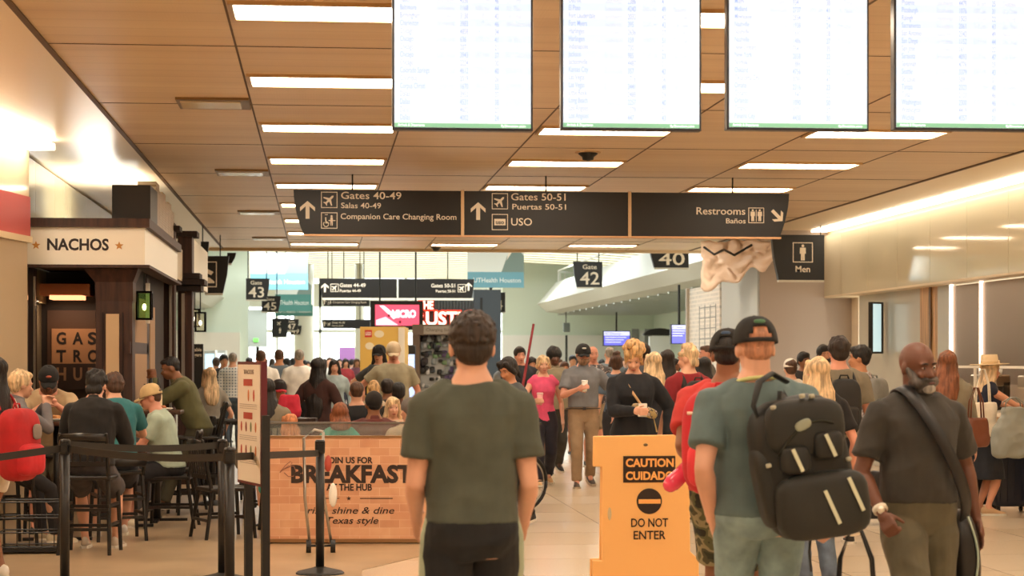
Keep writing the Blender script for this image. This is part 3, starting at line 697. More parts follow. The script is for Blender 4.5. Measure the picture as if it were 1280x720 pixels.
def person(label, px, d, ytop=None, rz=0, sit=False, H=None, skin='fair', fem=False, bulk=1.0, lean=0, hunch=0, tw=0, side=0,
           head=(0,0,0), top=('tee','#555555'), bot=('pants','#333333'), shoe='#2a2622', sole='#d8d0c0', hair=('short','dark'), cap=None,
           arms=None, legs=None, hands=('relax','relax'), vox=None, glasses=False, beard=None, stripe=None, hemz=None, group=None, xoff=0, face=True, hip=None, hdir=None, topkind='cloth', botkind=None, tuck=False, belly=0, sleeve=None, loc=None):
    x,y = spot(px,d) if loc is None else loc
    # rough frame: heights in units of a 1.78 m figure
    spine_n = 12
    def spine(z):   # returns (y, z', angle) for height above hip
        yy = 0; zz = 0; n = 10; ang = 0
        if z <= 0: return (0, z, 0)
        for i in range(n):
            zz_ = z*(i+.5)/n; ang = lean + hunch*min(1,zz_/.5)
            yy -= math.sin(ang)*z/n; zz += math.cos(ang)*z/n
        return (yy, zz, ang)
    htop = spine(.58)[1] + .235*math.cos(max(0,head[0])*.6)
    stance = .90
    if ytop is not None:
        zt = HC + (HY-ytop)/F*d
        if sit:
            if H is None: H = 1.74
            s = H/1.78; hz = zt/s - htop
            if hz < .50: s = zt/(htop+.50); hz = .50
        else:
            hz = stance; s = zt/(hz+htop)
    else:
        s = (H or 1.74)/1.78; hz = stance if not sit else (hip or .52)
    if vox is None: vox = .007 if d < 11 else .0095 if d < 17 else .012 if d < 23 else .016 if d < 32 else .024
    vox = vox/s
    P = Person(); P.s = s; P.hz = hz; P.x = x; P.y = y; P.rz = rz
    t = thing('person', label, 'person', (x,y,0), rz, group); t.scale = (s,s,s); P.t = t
    skm = M(SK.get(skin,skin),'skin')
    BW = bulk; sh = .93 if fem else 1.0
    def TP(xx, yy, z):   # torso point with spine bend, twist and side lean
        sy, sz, an = spine(max(z,0)) if z > 0 else (0,z,0)
        v = RX(an) @ Vector((xx,yy,0)); k = min(1,max(0,z/.5))
        v = Vector((v.x, v.y+sy, v.z+sz))
        v = RZ(tw*k) @ v; v = RY(side*k) @ v
        return v + Vector((0,0,hz))
    P.TP = TP
    secs = [(-.12,.125,.085,0),(-.06,.168,.108,.008),(0,.172,.112,.010),(.08,.156,.106,0),(.17,.142,.098,-.004),(.26,.150,.106,-.004),(.36,.168,.116,0),(.43,.178,.112,.004),(.48,.160,.095,.008),(.515,.125,.078,.012),(.55,.085,.064,.012),(.60,.058,.056,.008)]
    if fem: secs = [(-.12,.13,.085,0),(-.06,.175,.112,.01),(0,.176,.112,.012),(.08,.152,.10,.004),(.17,.125,.088,0),(.26,.132,.095,-.004),(.34,.145,.118,-.016),(.40,.150,.112,-.01),(.45,.155,.096,0),(.49,.15,.084,.008),(.53,.112,.07,.012),(.56,.07,.055,.012),(.60,.05,.049,.008)]
    def torso(m, z0, z1, inf=0, mul=1.0, flare=0, n=24, zt=None):
        rings = []
        zs = [z for z,_,_,_ in secs if z0 < z < z1]; zs = [z0]+zs+[z1]
        for z in zs:
            for a_,b_ in zip(secs,secs[1:]):
                if a_[0] <= z <= b_[0]: break
            else: a_,b_ = (secs[0],secs[0]) if z < secs[0][0] else (secs[-1],secs[-1])
            u = 0 if a_ is b_ else (z-a_[0])/(b_[0]-a_[0])
            rx = a_[1]+(b_[1]-a_[1])*u; ry = a_[2]+(b_[2]-a_[2])*u; cy = a_[3]+(b_[3]-a_[3])*u
            bw = 1+(BW-1)*(1 if z < .45 else max(0,1-(z-.45)/.15))
            if belly and z < .42: ry += belly*.5*max(0,1-abs(z-.14)/.28); cy -= belly*.5*max(0,1-abs(z-.14)/.28)
            rx = (rx*bw+inf)*mul; ry = (ry*bw+inf)*mul
            if flare and z < .3: rx += flare*(.3-z)*.5; ry += flare*(.3-z)*.5
            if inf and z < .12 and z0 > -.3 and inf > .01:   # cloth hangs straight from the hips
                pass
            if inf > .013 and not fem and z < .40: rx = max(rx,(.163)*BW+inf*.8); ry = max(ry,.104*BW+inf*.8)
            e = .82
            ring = []
            for i in range(n):
                th = 2*PI*i/n; c_,s_ = math.cos(th),math.sin(th)
                ring.append(TP(math.copysign(abs(c_)**e,c_)*rx, cy+math.copysign(abs(s_)**e,s_)*ry, z))
            rings.append(ring)
        m.loft(rings)
    # head frame
    nb = TP(0,.01,.58); an = spine(.6)[2]
    Rh = RZ(tw+head[1]) @ RX(an*.35+head[0]) @ RY(side*.4+head[2])
    hc = nb + (RZ(tw) @ RX(an*.8+head[0]*.4) @ Vector((0,-.016,.108)))
    hc = RY(0) @ hc
    P.hc = hc; P.Rh = Rh
    def HP(xx,yy,zz): return hc + Rh @ Vector((xx,yy,zz))
    P.HP = HP
    b = MB()
    torso(b, -.12, .60)
    neckr = .056 if not fem else .047
    b.limb(TP(0,.012,.52), hc + Rh @ Vector((0,.022,-.05)), [(0,neckr*1.15*(1+(BW-1)*.6)),(.5,neckr*(1+(BW-1)*.6)),(1,neckr*(1+(BW-1)*.5))], n=16)
    b.ell(HP(0,.012,.025),(.076,.096,.092),Rh,20,12)
    b.ell(HP(0,-.022,-.035),(.060,.068,.078),Rh,18,10)
    b.ell(HP(0,-.052,-.088),(.030,.028,.026),Rh,12,8)
    if beard or not fem: b.ell(HP(0,-.01,-.06),(.062,.062,.05),Rh,16,8)
    b.hull([HP(0,-.080,.012),HP(.008,-.082,.0),HP(-.008,-.082,0),HP(0,-.122,-.038),HP(.017,-.09,-.046),HP(-.017,-.09,-.046),HP(.012,-.108,-.044),HP(-.012,-.108,-.044)])
    for sx in (-1,1):
        b.ell(HP(sx*.079,.012,-.012),(.010,.020,.032),Rh @ RZ(sx*.35),10,6)
        b.ell(HP(sx*.030,-.076,.020),(.024,.014,.009),Rh,8,6)
        b.ell(HP(sx*.036,-.070,-.03),(.024,.02,.02),Rh,8,6)
    b.ell(HP(0,-.084,-.066),(.022,.010,.006),Rh,8,6); b.ell(HP(0,-.082,-.076),(.019,.010,.006),Rh,8,6)
    # arms
    sw = .178*sh*(1+(BW-1)*.7); SHZ = .452
    arms = arms or ({}, {})
    elb = []; wri = []; sho = []
    ab = (1+(BW-1)*.8)*(.86 if fem else 1)
    for k,sx in ((0,-1),(1,1)):     # 0: person's right (-x), 1: left (+x)
        S = TP(sx*sw,.008,SHZ)
        a_ = arms[k]
        if 'w' in a_: W = (Matrix.Translation((x,y,0)) @ Matrix.Rotation(rz,4,'Z') @ Matrix.Scale(s,4)).inverted() @ Vector(a_['w'])
        elif 'at' in a_: W = Vector(a_['at'])
        elif 'rel' in a_: W = S + Vector(a_['rel'])
        else: W = S + Vector((sx*a_.get('out',.09), -a_.get('fwd',.05), -a_.get('dn',.53)))
        pole = Vector(a_.get('pole',(sx*.45,.8,-.2)))
        E_, W = ik(S, W, .29, .255, pole)
        sho.append(S); elb.append(E_); wri.append(W)
        b.limb(S, E_, [(0,.052*ab),(.25,.050*ab),(.55,.046*ab),(.85,.039*ab),(1,.037*ab)], n=14)
        b.limb(E_, W, [(0,.037*ab),(.25,.041*ab),(.6,.033*ab),(.9,.026*ab),(1,.025*ab)], n=14)
        # hand
        u = (W-E_).normalized()
        hd = a_.get('hand'); 
        if hd: u = Vector(hd).normalized()
        pn = Vector(a_.get('palm',(-sx,0,0))); pn = (pn-u*pn.dot(u)).normalized()
        tv = u.cross(pn)*(-sx); 
        thd = Vector((0,-1,0)) if 'palm' not in a_ else Vector(a_.get('thumb',(0,-1,0)))
        if tv.dot(thd) < 0: tv = -tv
        c0 = W + u*.012
        b.limb(W-u*.01, W+u*.03, [(0,.025),(1,.026)], n=10)
        pts = []
        for q,ww in ((.0,.024),(.05,.038),(.088,.040)):
            for s1 in (-1,1):
                for s2 in (-1,1): pts.append(c0+u*q+tv*ww*s1+pn*(.013 if q else .016)*s2)
        b.hull(pts)
        curl = {'relax':.38,'fist':1.25,'grip':.95,'flat':.12}[hands[k]]
        for fi,(off,ln) in enumerate(((.030,.068),(.010,.078),(-.010,.072),(-.030,.058))):
            p = c0+u*.086+tv*off; cd = curl*(.5 if curl < 1 else 1)+fi*.03
            q = p
            for sg in range(3):
                an_ = cd*(sg+.6)
                dr = (u*math.cos(an_)+pn*math.sin(an_)+tv*off*1.2).normalized()
                q2 = q + dr*ln*(.42,.32,.26)[sg]
                b.limb(q,q2,[(0,.0092-sg*.0006),(1,.0088-sg*.0008)],n=8); q = q2
        p = c0+u*.022+tv*.030; dr = (u*.62+tv*.62+pn*.35).normalized()
        if hands[k] in ('fist','grip'): dr = (u*.55+tv*.35+pn*.7).normalized()
        q = p+dr*.042; b.limb(p,q,[(0,.013),(1,.0105)],n=8)
        dr2 = (dr+u*.5+pn*(.5 if hands[k]!='relax' else .1)).normalized(); b.limb(q,q+dr2*.032,[(0,.0105),(1,.009)],n=8)
        P.__dict__['hand%d'%k] = c0+u*.075+pn*.03; P.__dict__['wr%d'%k] = W; P.__dict__['hu%d'%k]=u; P.__dict__['tv%d'%k]=tv
    # legs
    legs = legs or ((-.01,.0),(.01,.0))
    knee=[];ank=[];hip_=[]; lb_ = (1+(BW-1)*.6)
    for k,sx in ((0,-1),(1,1)):
        Hh = Vector((sx*.092,0,hz-.03))
        lg = legs[k]
        if isinstance(lg,dict):
            An = Vector(lg['at']); pole = Vector(lg.get('pole',(sx*.15,-1,0)))
        elif sit: An = Vector((sx*.13,-.40+lg[0],.09+lg[1])); pole = Vector((sx*.25,-.6,1))
        else: An = Vector((sx*.10, lg[0], .085+lg[1])); pole = Vector((0,-1,0))
        K_, An = ik(Hh, An, .425, .405, pole)
        hip_.append(Hh); knee.append(K_); ank.append(An)
        b.limb(Hh,K_,[(0,.086*lb_),(.3,.082*lb_),(.7,.062*lb_),(.95,.053*lb_),(1,.052*lb_)],n=16)
        b.limb(K_,An,[(0,.051*lb_),(.15,.050*lb_),(.35,.056*lb_),(.6,.046*lb_),(.85,.034),(1,.033)],n=14)
        b.limb(An, An+Vector((0,-.10,-.05)), [(0,.036),(1,.026)], n=10)
    b.build('body', skm, t, vox=vox, sm=3)
    # ------- clothes
    wr = .008 if d < 12 else .0055
    kind, col = top[0], top[1]
    tm = M(col, topkind); 
    zhem = top[2] if len(top) > 2 else (-.02 if kind!='crop' else .1)
    c_ = MB()
    inf = .016 if not fem else .012
    if kind in ('sweat','jacket','hoodie'): inf = .03
    torso(c_, zhem, .545 if kind!='tank' else .53, inf=inf)
    sf = {'tee':.66,'polo':.70,'tank':0,'long':2,'sweat':2,'jacket':2,'hoodie':2,'crop':.5}[kind]
    if sleeve is not None: sf = sleeve
    for k in (0,1):
        S,E_,W = sho[k],elb[k],wri[k]
        if sf > 0:
            s1 = min(1,sf); r0 = .060*ab+inf*.6; r1 = (.062 if sf<1 else .048)*ab+inf*.5
            c_.limb(S, S.lerp(E_,s1), [(0,r0),(.5,r0*.98),(1,r1)], n=16, rnd=(sf>1))
            if sf <= 1: c_.ell(S,(r0,r0,r0),None,14,8)
        else: c_.ell(S+ (TP(0,0,.47)-S)*.22,(.052,.05,.05),None,12,8)
        if sf > 1:
            s2 = min(1,sf-1)*.95
            c_.limb(E_, E_.lerp(W,s2), [(0,.048*ab+inf*.5),(.4,.047*ab+inf*.5),(1,.034+inf*.45)], n=14)
        S2 = TP((-1,1)[k]*.10,.01,.50); c_.limb(S2,S,[(0,.06),(1,.055*ab+inf*.4)],n=12)
    nm = {'tee':'t_shirt','polo':'polo_shirt','tank':'sleeveless_top','long':'long_sleeved_shirt','sweat':'sweatshirt','jacket':'jacket','hoodie':'hooded_top','crop':'t_shirt'}[kind]
    c_.build(nm, tm, t, vox=vox*1.05, wr=wr, sm=3)
    if kind in ('polo','jacket','long') and d < 30:
        m = MB(); n=18
        for j_,rr_ in enumerate((.066,.078)): pass
        r0=[TP(.066*BW*math.cos(2*PI*i/n),.010+.064*math.sin(2*PI*i/n),.545) for i in range(n)]
        r1=[TP(.061*math.cos(2*PI*i/n),.006+.058*math.sin(2*PI*i/n),.585) for i in range(n)]
        r2=[TP(.068*math.cos(2*PI*i/n),.008+.066*math.sin(2*PI*i/n),.582) for i in range(n)]
        r3=[TP(.088*BW*math.cos(2*PI*i/n),.010+.080*math.sin(2*PI*i/n),.535) for i in range(n)]
        m.loft([r0,r1,r2,r3],cap=False).build('collar', tm, t, smooth=True)
    bk, bc = bot[0], bot[1]
    bm_ = M(bc, botkind or ('denim' if bk=='jeans' else 'cloth'))
    m = MB(); lw = lb_
    if bk == 'skirt' or bk == 'dress':
        zl = bot[2] if len(bot)>2 else -.55
        rings=[]
        for z,r_ in ((.12,.15),(0,.19),(zl*.5,.24),(zl,.28)):
            rings.append([Vector((r_*BW*math.cos(2*PI*i/24)*(1+.05*math.sin(5*2*PI*i/24)*(z<-.1)), r_*.78*math.sin(2*PI*i/24), hz+z)) for i in range(24)])
        m.loft(rings).build('skirt', bm_, t, vox=vox*1.05, wr=wr)
    else:
        torso(m, -.12, .09, inf=.012)
        for k in (0,1):
            H_,K_,An = hip_[k],knee[k],ank[k]
            if bk == 'shorts':
                fr = bot[2] if len(bot)>2 else .86
                m.limb(H_, H_.lerp(K_,fr), [(0,.100*lw),(.4,.098*lw),(1,.092*lw)], n=18, rnd=False); m.ell(H_,.100*lw,None,14,8)
            else:
                lo = 1.12 if bk in ('wide','cargo') else 1.0
                if bk == 'leggings': lo = .84
                m.limb(H_,K_,[(0,.098*lw*min(lo,1)),(.35,.092*lw*lo),(.8,.073*lw*lo),(1,.069*lw*lo)],n=18)
                m.limb(K_,K_.lerp(An,1.0),[(0,.069*lw*lo),(.3,.068*lw*lo),(.7,.062*lo),(1,.060*lo)],n=18,rnd=False); m.ell(K_,.069*lw*lo,None,14,8)
        m.build({'shorts':'shorts','jeans':'jeans'}.get(bk,'trousers'), bm_, t, vox=vox*1.05, wr=wr*1.1)
        if stripe:
            for k,sx in ((0,-1),(1,1)):
                H_,K_,An = hip_[k],knee[k],ank[k]
                q = MB(); ps = [H_+Vector((sx*.066*lw,.0,.10)),H_+Vector((sx*.094*lw,.006,0)),H_.lerp(K_,.35)+Vector((sx*.100*lw,.012,0)),H_.lerp(K_,.8)+Vector((sx*.080*lw,.012,0)),K_+Vector((sx*.076*lw,.01,0)),K_.lerp(An,.5)+Vector((sx*.073,.01,0)),An+Vector((sx*.066,.01,0))]
                q.tube(ps,.006,8,flat=.030,up=Vector((0,0,1))) if False else q.tube(ps,.010,8)
                rings=[]
                for p_ in ps: rings.append([p_+Vector((sx*.006,-.032,0)),p_+Vector((sx*.012,0,0)),p_+Vector((sx*.006,.032,0)),p_+Vector((-sx*.03,.03,0)),p_+Vector((-sx*.03,-.03,0))])
                q.loft(rings).build('side_stripe', M(stripe,'cloth'), t, smooth=True)
    # shoes
    for k,sx in ((0,-1),(1,1)):
        An = ank[k]; pit = 0 
        lg = legs[k]
        if not sit and not isinstance(lg,dict): pit = (lg[1]*4.2 if lg[0] > 0 else -lg[1]*2.2)
        elif isinstance(lg,dict): pit = lg.get('pitch',0)
        R_ = RZ(sx*.12) @ RX(pit)
        def fp(x_,y_,z_): return An + R_ @ Vector((x_,y_,z_))
        m = MB(); rings=[]
        for yy_,w_,h_,zb_ in ((.070,.022,.05,-.06),(.055,.036,.085,-.075),(.0,.040,.105,-.078),(-.06,.042,.075,-.078),(-.12,.047,.050,-.078),(-.165,.042,.038,-.078),(-.195,.024,.024,-.074)):
            rings.append([fp(w_*math.cos(2*PI*i/12)*(1 if math.sin(2*PI*i/12)<0 else .8), yy_, zb_+h_/2+h_/2*math.sin(2*PI*i/12)) for i in range(12)])
        so = m.loft(rings).build('shoe', M(shoe,'plain',.6), t, smooth=True)
        if d < 30:
            m = MB(); m.loft([[fp(a1*1.06,b1*1.02-.003,zz_) for a1,b1 in ((.02,.07),(.04,.04),(.04,-.02),(.047,-.11),(.04,-.165),(.018,-.198),(-.018,-.198),(-.04,-.165),(-.047,-.11),(-.04,-.02),(-.04,.04),(-.02,.07))] for zz_ in (-.085,-.062)])
            m.build('sole', M(sole,'plain',.7), so)
    # ------- face
    if face and d < 40:
        ew = M('#a9998d','plain',.3); ir = M('#23160f','plain',.2)
        for sx in (-1,1):
            m = MB(); m.ell(HP(sx*.031,-.0755,.001),(.0112,.008,.0044),Rh,10,6); eo = m.build('eye', ew, t, smooth=True)
            m = MB(); m.ell(HP(sx*.031,-.0815,.001),(.0055,.0030,.0055),Rh,8,6); m.build('iris', ir, eo, smooth=True)
            m = MB(); m.tube([HP(sx*.014,-.088,.020),HP(sx*.030,-.090,.026),HP(sx*.047,-.079,.021)],.0035,6); m.build('eyebrow', M(HAIRC.get(hair[1],hair[1]) if hair[0]!='bald' else '#2a1c14','hair'), t, smooth=True)
        m = MB(); m.ell(HP(0,-.0885,-.067),(.024,.0075,.0055),Rh,12,6); m.ell(HP(0,-.0875,-.074),(.020,.0075,.0055),Rh,12,6)
        m.build('lips', M('#a8584c' if skin not in('dark','brown') else '#6d3b33','skin'), t, smooth=True)
    if beard:
        bc_, bf = beard
        m = MB(); 
        m.ell(HP(0,-.036,-.076),(.069,.066,.055),Rh,16,10)
        for sx in (-1,1): m.limb(HP(sx*.068,-.008,-.015),HP(sx*.048,-.055,-.07),[(0,.014),(1,.030)],n=10)
        m.limb(HP(-.028,-.098,-.052),HP(.028,-.092,-.060),[(0,.008),(.5,.010),(1,.008)],n=8) 
        m.build('beard', M(bc_,'hair'), t, vox=max(vox*.8,.005), wr=.004)
        if bf: 
            m = MB(); m.ell(HP(0,-.088,-.100),(.040,.022,.026),Rh,12,8); m.build('beard_tip', M(bf,'hair'), t, vox=max(vox*.8,.005), wr=.004)
            m = MB(); m.ell(HP(0,-.106,-.070),(.020,.0055,.006),Rh,12,6); m.build('mouth', M('#5a3029','skin'), t, smooth=True)
    if glasses:
        m = MB()
        for sx in (-1,1):
            pts=[HP(sx*.032+.019*math.cos(2*PI*i/12),-.098,.002+.014*math.sin(2*PI*i/12)) for i in range(13)]; m.tube(pts,.0022,6)
            m.tube([HP(sx*.05,-.097,.004),HP(sx*.078,-.06,.004),HP(sx*.083,.01,.0)],.0022,6)
        m.tube([HP(-.013,-.099,.004),HP(.013,-.099,.004)],.0022,6); m.build('glasses', DARK, t)
    # ------- hair
    hs, hcol = hair[0], HAIRC.get(hair[1],hair[1])
    hm = M(hcol,'hair'); hv = .0052 if d<9 else max(vox*.9,.007); m = MB(); hw = .006
    if hs == 'short':
        m.ell(HP(0,.026,.042),(.090,.101,.092),Rh,20,12); m.ell(HP(0,.060,-.012),(.078,.056,.066),Rh,16,8); m.ell(HP(0,-.035,.088),(.066,.056,.034),Rh,14,8)
        for sx in (-1,1): m.ell(HP(sx*.068,.012,.02),(.016,.045,.04),Rh,10,6)
        hw=.003 if d<12 else .006
        if d < 21:
            rr_ = random.Random(int(px))
            for i in range(240 if d < 9 else 70):
                a1 = rr_.uniform(0,2*PI); e1 = rr_.uniform(-.35,1.45); q0 = Vector((math.cos(a1)*math.cos(e1)*.084, math.sin(a1)*math.cos(e1)*.095+.026, math.sin(e1)*.088+.040))
                if q0.y < -.03 and q0.z < .06: continue
                dr = Vector((math.cos(a1)*.5+rr_.uniform(-.5,.5), math.sin(a1)*.5+rr_.uniform(-.5,.5), -.5 if q0.z<.07 else rr_.uniform(-.3,.6))).normalized()
                m.limb(HP(*q0),HP(*(q0+dr*(.016 if d<9 else .024))),[(0,.009 if d<9 else .011),(.6,.006),(1,.003)],n=6,rnd=False)
    elif hs == 'crew':
        m.ell(HP(0,.022,.040),(.080,.094,.082),Rh,20,12); m.ell(HP(0,.058,-.010),(.068,.046,.050),Rh,16,8); m.ell(HP(0,-.03,.078),(.062,.056,.034),Rh,14,8); hw=.002
    elif hs == 'curlytop':
        rr_ = random.Random(hash(label)%999); m.ell(HP(0,.03,.03),(.082,.090,.078),Rh,16,10)
        for i in range(46):
            a1 = rr_.uniform(0,2*PI); e1 = rr_.uniform(.05,1.4); q = Vector((math.cos(a1)*math.cos(e1)*.078, math.sin(a1)*math.cos(e1)*.088+.012, math.sin(e1)*.095+.035))
            if q.y < -.05 and q.z < .07: continue
            m.ell(HP(*q),rr_.uniform(.018,.032),None,8,6)
        for sx in (-.04,0,.04): m.ell(HP(sx,.075,-.045),(.034,.03,.045),Rh,8,6)
        hw=.006
    elif hs in ('long','verylong','ponytail','bun','bob'):
        m.ell(HP(0,.022,.040),(.086,.098,.088),Rh,20,12)
        m.ell(HP(0,.05,-.02),(.078,.058,.075),Rh,16,8)
        for sx in (-1,1): m.limb(HP(sx*.046,-.062,.085),HP(sx*.082,.0,-.03),[(0,.022),(1,.026)],n=10)
        ln = {'long':.36,'verylong':.66,'bob':.14}.get(hs,0)
        if ln:
            z0 = hc; dn = Vector((0,0,-1)); back = RZ(tw+head[1]) @ Vector((0,1,0)); rt = RZ(tw+head[1]) @ Vector((1,0,0))
            spb = TP(0,.13*BW,.45) - TP(0,0,.45)
            rings=[]
            for u,w_,th_,bo in ((0,.082,.065,.03),(.15,.095,.06,.045),(.35,.108,.05,.075),(.6,.112,.042,.11),(.85,.095,.035,.125),(1,.055,.022,.125)):
                zc = -.02-ln*u; bend = an*.9
                c1 = HP(0,.02,-.02) + dn*ln*u + back*(bo*.75 if u else .02)
                c1 += Vector((0, -math.sin(an)*0,0))
                rings.append([c1+rt*w_*math.cos(2*PI*i/16)+back*th_*math.sin(2*PI*i/16) for i in range(16)])
            m.loft(rings)
            for sx in (-1,1): m.limb(HP(sx*.074,-.01,-.01),HP(sx*.088,-.005,-.04)+dn*ln*.45+back*.03,[(0,.028),(.5,.032),(1,.016)],n=10)
        if hs == 'ponytail': m.limb(HP(0,.10,.03),HP(0,.14,-.14),[(0,.026),(.3,.036),(1,.014)],n=12)
        if hs == 'bun': m.ell(HP(0,.03,.135),(.055,.055,.045),Rh,12,8); hw=.01
        hw = max(hw,.008)
    elif hs == 'messybun':
        rr_ = random.Random(5); m.ell(HP(0,.022,.042),(.084,.096,.086),Rh,16,10); m.ell(HP(0,.06,-.02),(.07,.05,.07),Rh,12,8)
        for i in range(40):
            a1 = rr_.uniform(0,2*PI); e1 = rr_.uniform(-.3,1.5); q = Vector((math.cos(a1)*math.cos(e1)*.085, math.sin(a1)*math.cos(e1)*.07+.0, math.sin(e1)*.07+.105))
            m.ell(HP(*q),rr_.uniform(.018,.034),None,8,6)
        for sx in (-1,1): m.limb(HP(sx*.06,-.06,.08),HP(sx*.080,-.02,-.04),[(0,.016),(1,.010)],n=8)
        hw=.01
    elif hs == 'afro': 
        m.ell(HP(0,.03,.05),(.105,.115,.105),Rh,20,12); hw=.012
    elif hs == 'bald': m = None
    elif hs == 'fringe':
        m.ell(HP(0,.062,-.02),(.076,.042,.045),Rh,16,8); hw=.003
    if m: m.build('hair', hm, t, vox=hv, wr=hw)
    # ------- hats
    if cap:
        cc = cap[0]; style = cap[1] if len(cap)>1 else 'cap'; cmt = M(cc,'cloth')
        Rc = Rh @ RX(.12)
        def CP(x_,y_,z_): return hc + Rh @ (RX(.10) @ Vector((x_,y_,z_)) + Vector((0,0,.0)))
        if style in ('cap','backhole'):
            bm = bmesh.new(); n=32; kk=10; V=[]
            for j in range(kk+1):
                ph = PI/2*j/kk*.995
                V.append([bm.verts.new(CP(.094*math.cos(2*PI*i/n)*math.cos(ph)**.75, .015+.109*math.sin(2*PI*i/n)*math.cos(ph)**.75, .016+.118*math.sin(ph))) for i in range(n)])
            for j in range(kk):
                for i in range(n):
                    th = 2*PI*(i+.5)/n-PI/2; zz_ = j
                    dth = abs((th+PI)%(2*PI)-PI)
                    if dth < .50 and 1 <= j < 4 and (dth/.52)**2+((j-.5)/4.0)**2 < 1: continue
                    bm.faces.new((V[j][i],V[j][(i+1)%n],V[j+1][(i+1)%n],V[j+1][i]))
            me = bpy.data.meshes.new('cap'); bm.to_mesh(me); bm.free(); me.materials.append(cmt)
            for p_ in me.polygons: p_.use_smooth=True
            co_ = bpy.data.objects.new('cap', me); C.objects.link(co_); co_.parent = t
            md = co_.modifiers.new('solid','SOLIDIFY'); md.thickness = .006; md.offset = 0
            q = MB(); rings=[]
            for j in range(7):
                u=j/6; yf=-.085-.075*u; w_=.074*math.sqrt(max(.02,1-(u*.92)**2.4)); 
                rings.append([CP(w_*a1, yf+.02*(abs(a1)**2)*(1-u)*2.0, .028-.016*u-.020*a1*a1+dz) for a1,dz in [(-1,0),(-.5,0),(0,0),(.5,0),(1,0),(1,-.005),(.5,-.005),(0,-.005),(-.5,-.005),(-1,-.005)]])
            bo = q.loft(rings).build('cap_brim', M(cap[2] if len(cap)>2 and cap[2] else cc,'cloth'), t, smooth=True)
            q = MB(); q.ell(CP(0,.015,.136),(.008,.008,.005)); q.build('cap_button', cmt, co_, smooth=True)
            if len(cap)>3 and cap[3]:
                q = MB(); 
                yy_, zz2 = cap[3][1:3]
                q.ell(CP(0,yy_,zz2),(.026,.008,.010),Rh,10,6,.8); q.build('cap_logo', M(cap[3][0],'plain'), co_, smooth=True)
        elif style == 'beanie':
            q = MB(); q.ell(HP(0,.02,.045),(.090,.104,.096),Rh,20,12); q.build('beanie', cmt, t, smooth=True)
        elif style == 'straw':
            q = MB(); mt = M(cc,'cloth'); R2 = Rh @ RX(cap[2] if len(cap)>2 else .1)
            q.lathe([(.090,0),(.212,.008),(.215,.016),(.096,.018),(.092,.085),(.086,.118),(.055,.108),(.001,.112)],c=HP(0,.015,.05),n=28,mat=R2); q.build('straw_hat', mt, t, smooth=True)
            q = MB(); q.lathe([(.099,.018),(.097,.044),(.090,.044),(.090,.018)],c=HP(0,.015,.05),n=28,mat=R2); q.build('hat_band', M('#d8b98c','cloth'), t, smooth=True)
    P.sho=sho; P.elb=elb; P.wri=wri; P.knee=knee; P.ank=ank
    P.Mw = Matrix.Translation((x,y,0)) @ Matrix.Rotation(rz,4,'Z') @ Matrix.Scale(s,4)
    return P
def W_(P, v): return P.Mw @ Vector(v)
# ------------------------------------------------------------------ carried things
def strap_path(P, side_, off=.0, z_low=.12, up=.50, xo=.115):
    sx = side_
    L = []
    for (x_,y_,z_) in ((xo,.125,.40),(xo,.09,.48),(xo,.02,.532),(xo,-.055,.50),(xo+.01,-.118,.42),(xo+.025,-.128,.32),(xo+.055,-.10,.22),(xo+.075,-.02,z_low),(xo+.02,.10,z_low)):
        L.append(P.TP(sx*x_, y_*(1 if y_<0 else 1)-off*(1 if y_<0 else -1), z_))
    return L
def backpack(P, label, col, w=.30, h=.44, dep=.16, col2=None, accents=None, z=.24, tilt=0, rough=.7, name='backpack', both=True, face=1, dx=0):
    t = thing(name, label, 'backpack', (P.x,P.y,0), P.rz); t.scale = (P.s,)*3
    R_ = RX(P_angle(P)) @ RY(tilt)
    c = P.TP(dx, .115+dep/2+.012, z); m1 = M(col,'cloth',rough); m2 = M(col2 or col,'cloth',rough)
    q = MB(); q.ell(c,(w/2,dep/2,h/2),R_,24,14,.55); q.build('main_compartment', m1, t, smooth=True)
    q = MB(); q.ell(c+R_@Vector((0,dep*.42,-h*.2)),(w*.40,dep*.32,h*.22),R_,20,10,.5); q.build('front_pocket', m2, t, smooth=True)
    for sx in (-1,1) if both else (1,):
        q = MB(); pth = strap_path(P,sx,.012)
        q.ribbon(pth, .030, .007, P.TP(0,0,.42)); q.build('shoulder_strap', m1, t, smooth=True)
    q = MB(); q.tube([c+R_@Vector((-.04,-.02,h*.49)),c+R_@Vector((-.03,-.02,h*.56)),c+R_@Vector((.03,-.02,h*.56)),c+R_@Vector((.04,-.02,h*.49))],.008,6); q.build('grab_handle', m1, t, smooth=True)
    if accents:
        q = MB(); a0 = accents
        q.tube([c+R_@Vector((x_*w,dep*.50-abs(x_)*.06,h*.28)) for x_ in (-.4,-.2,0,.2,.4)],.010,6); q.build('reflective_band', M(a0,'plain'), t, smooth=True)
    P.bp = t; P.bc = c; P.bR = R_
    return t
def P_angle(P):
    a = P.TP(0,0,.15); b = P.TP(0,0,.4); d = b-a
    return math.atan2(-d.y,d.z)
def cup(P, k, label, col='#f2ece0', lid='#f7f4ee', h=.12, sleeve=None, clear=False):
    p = W_(P, P.__dict__['hand%d'%k]); t = thing('paper_cup' if not clear else 'plastic_cup',label,'cup',(p.x,p.y,p.z-.05))
    MB().lathe([(.028,0),(.039,h*.9),(.001,h*.9)]).build('cup_body', M(col,'plain',.5) if not clear else M(col,'plain',.2), t, smooth=True)
    MB().lathe([(.042,h*.88),(.042,h*.95),(.036,h*1.02),(.001,h*1.02)]).build('lid', M(lid,'plain',.4), t, smooth=True)
    if sleeve: MB().lathe([(.0335,h*.3),(.040,h*.68),(.036,h*.68),(.030,h*.3)]).build('sleeve', M(sleeve,'plain',.7), t, smooth=True)
    return t
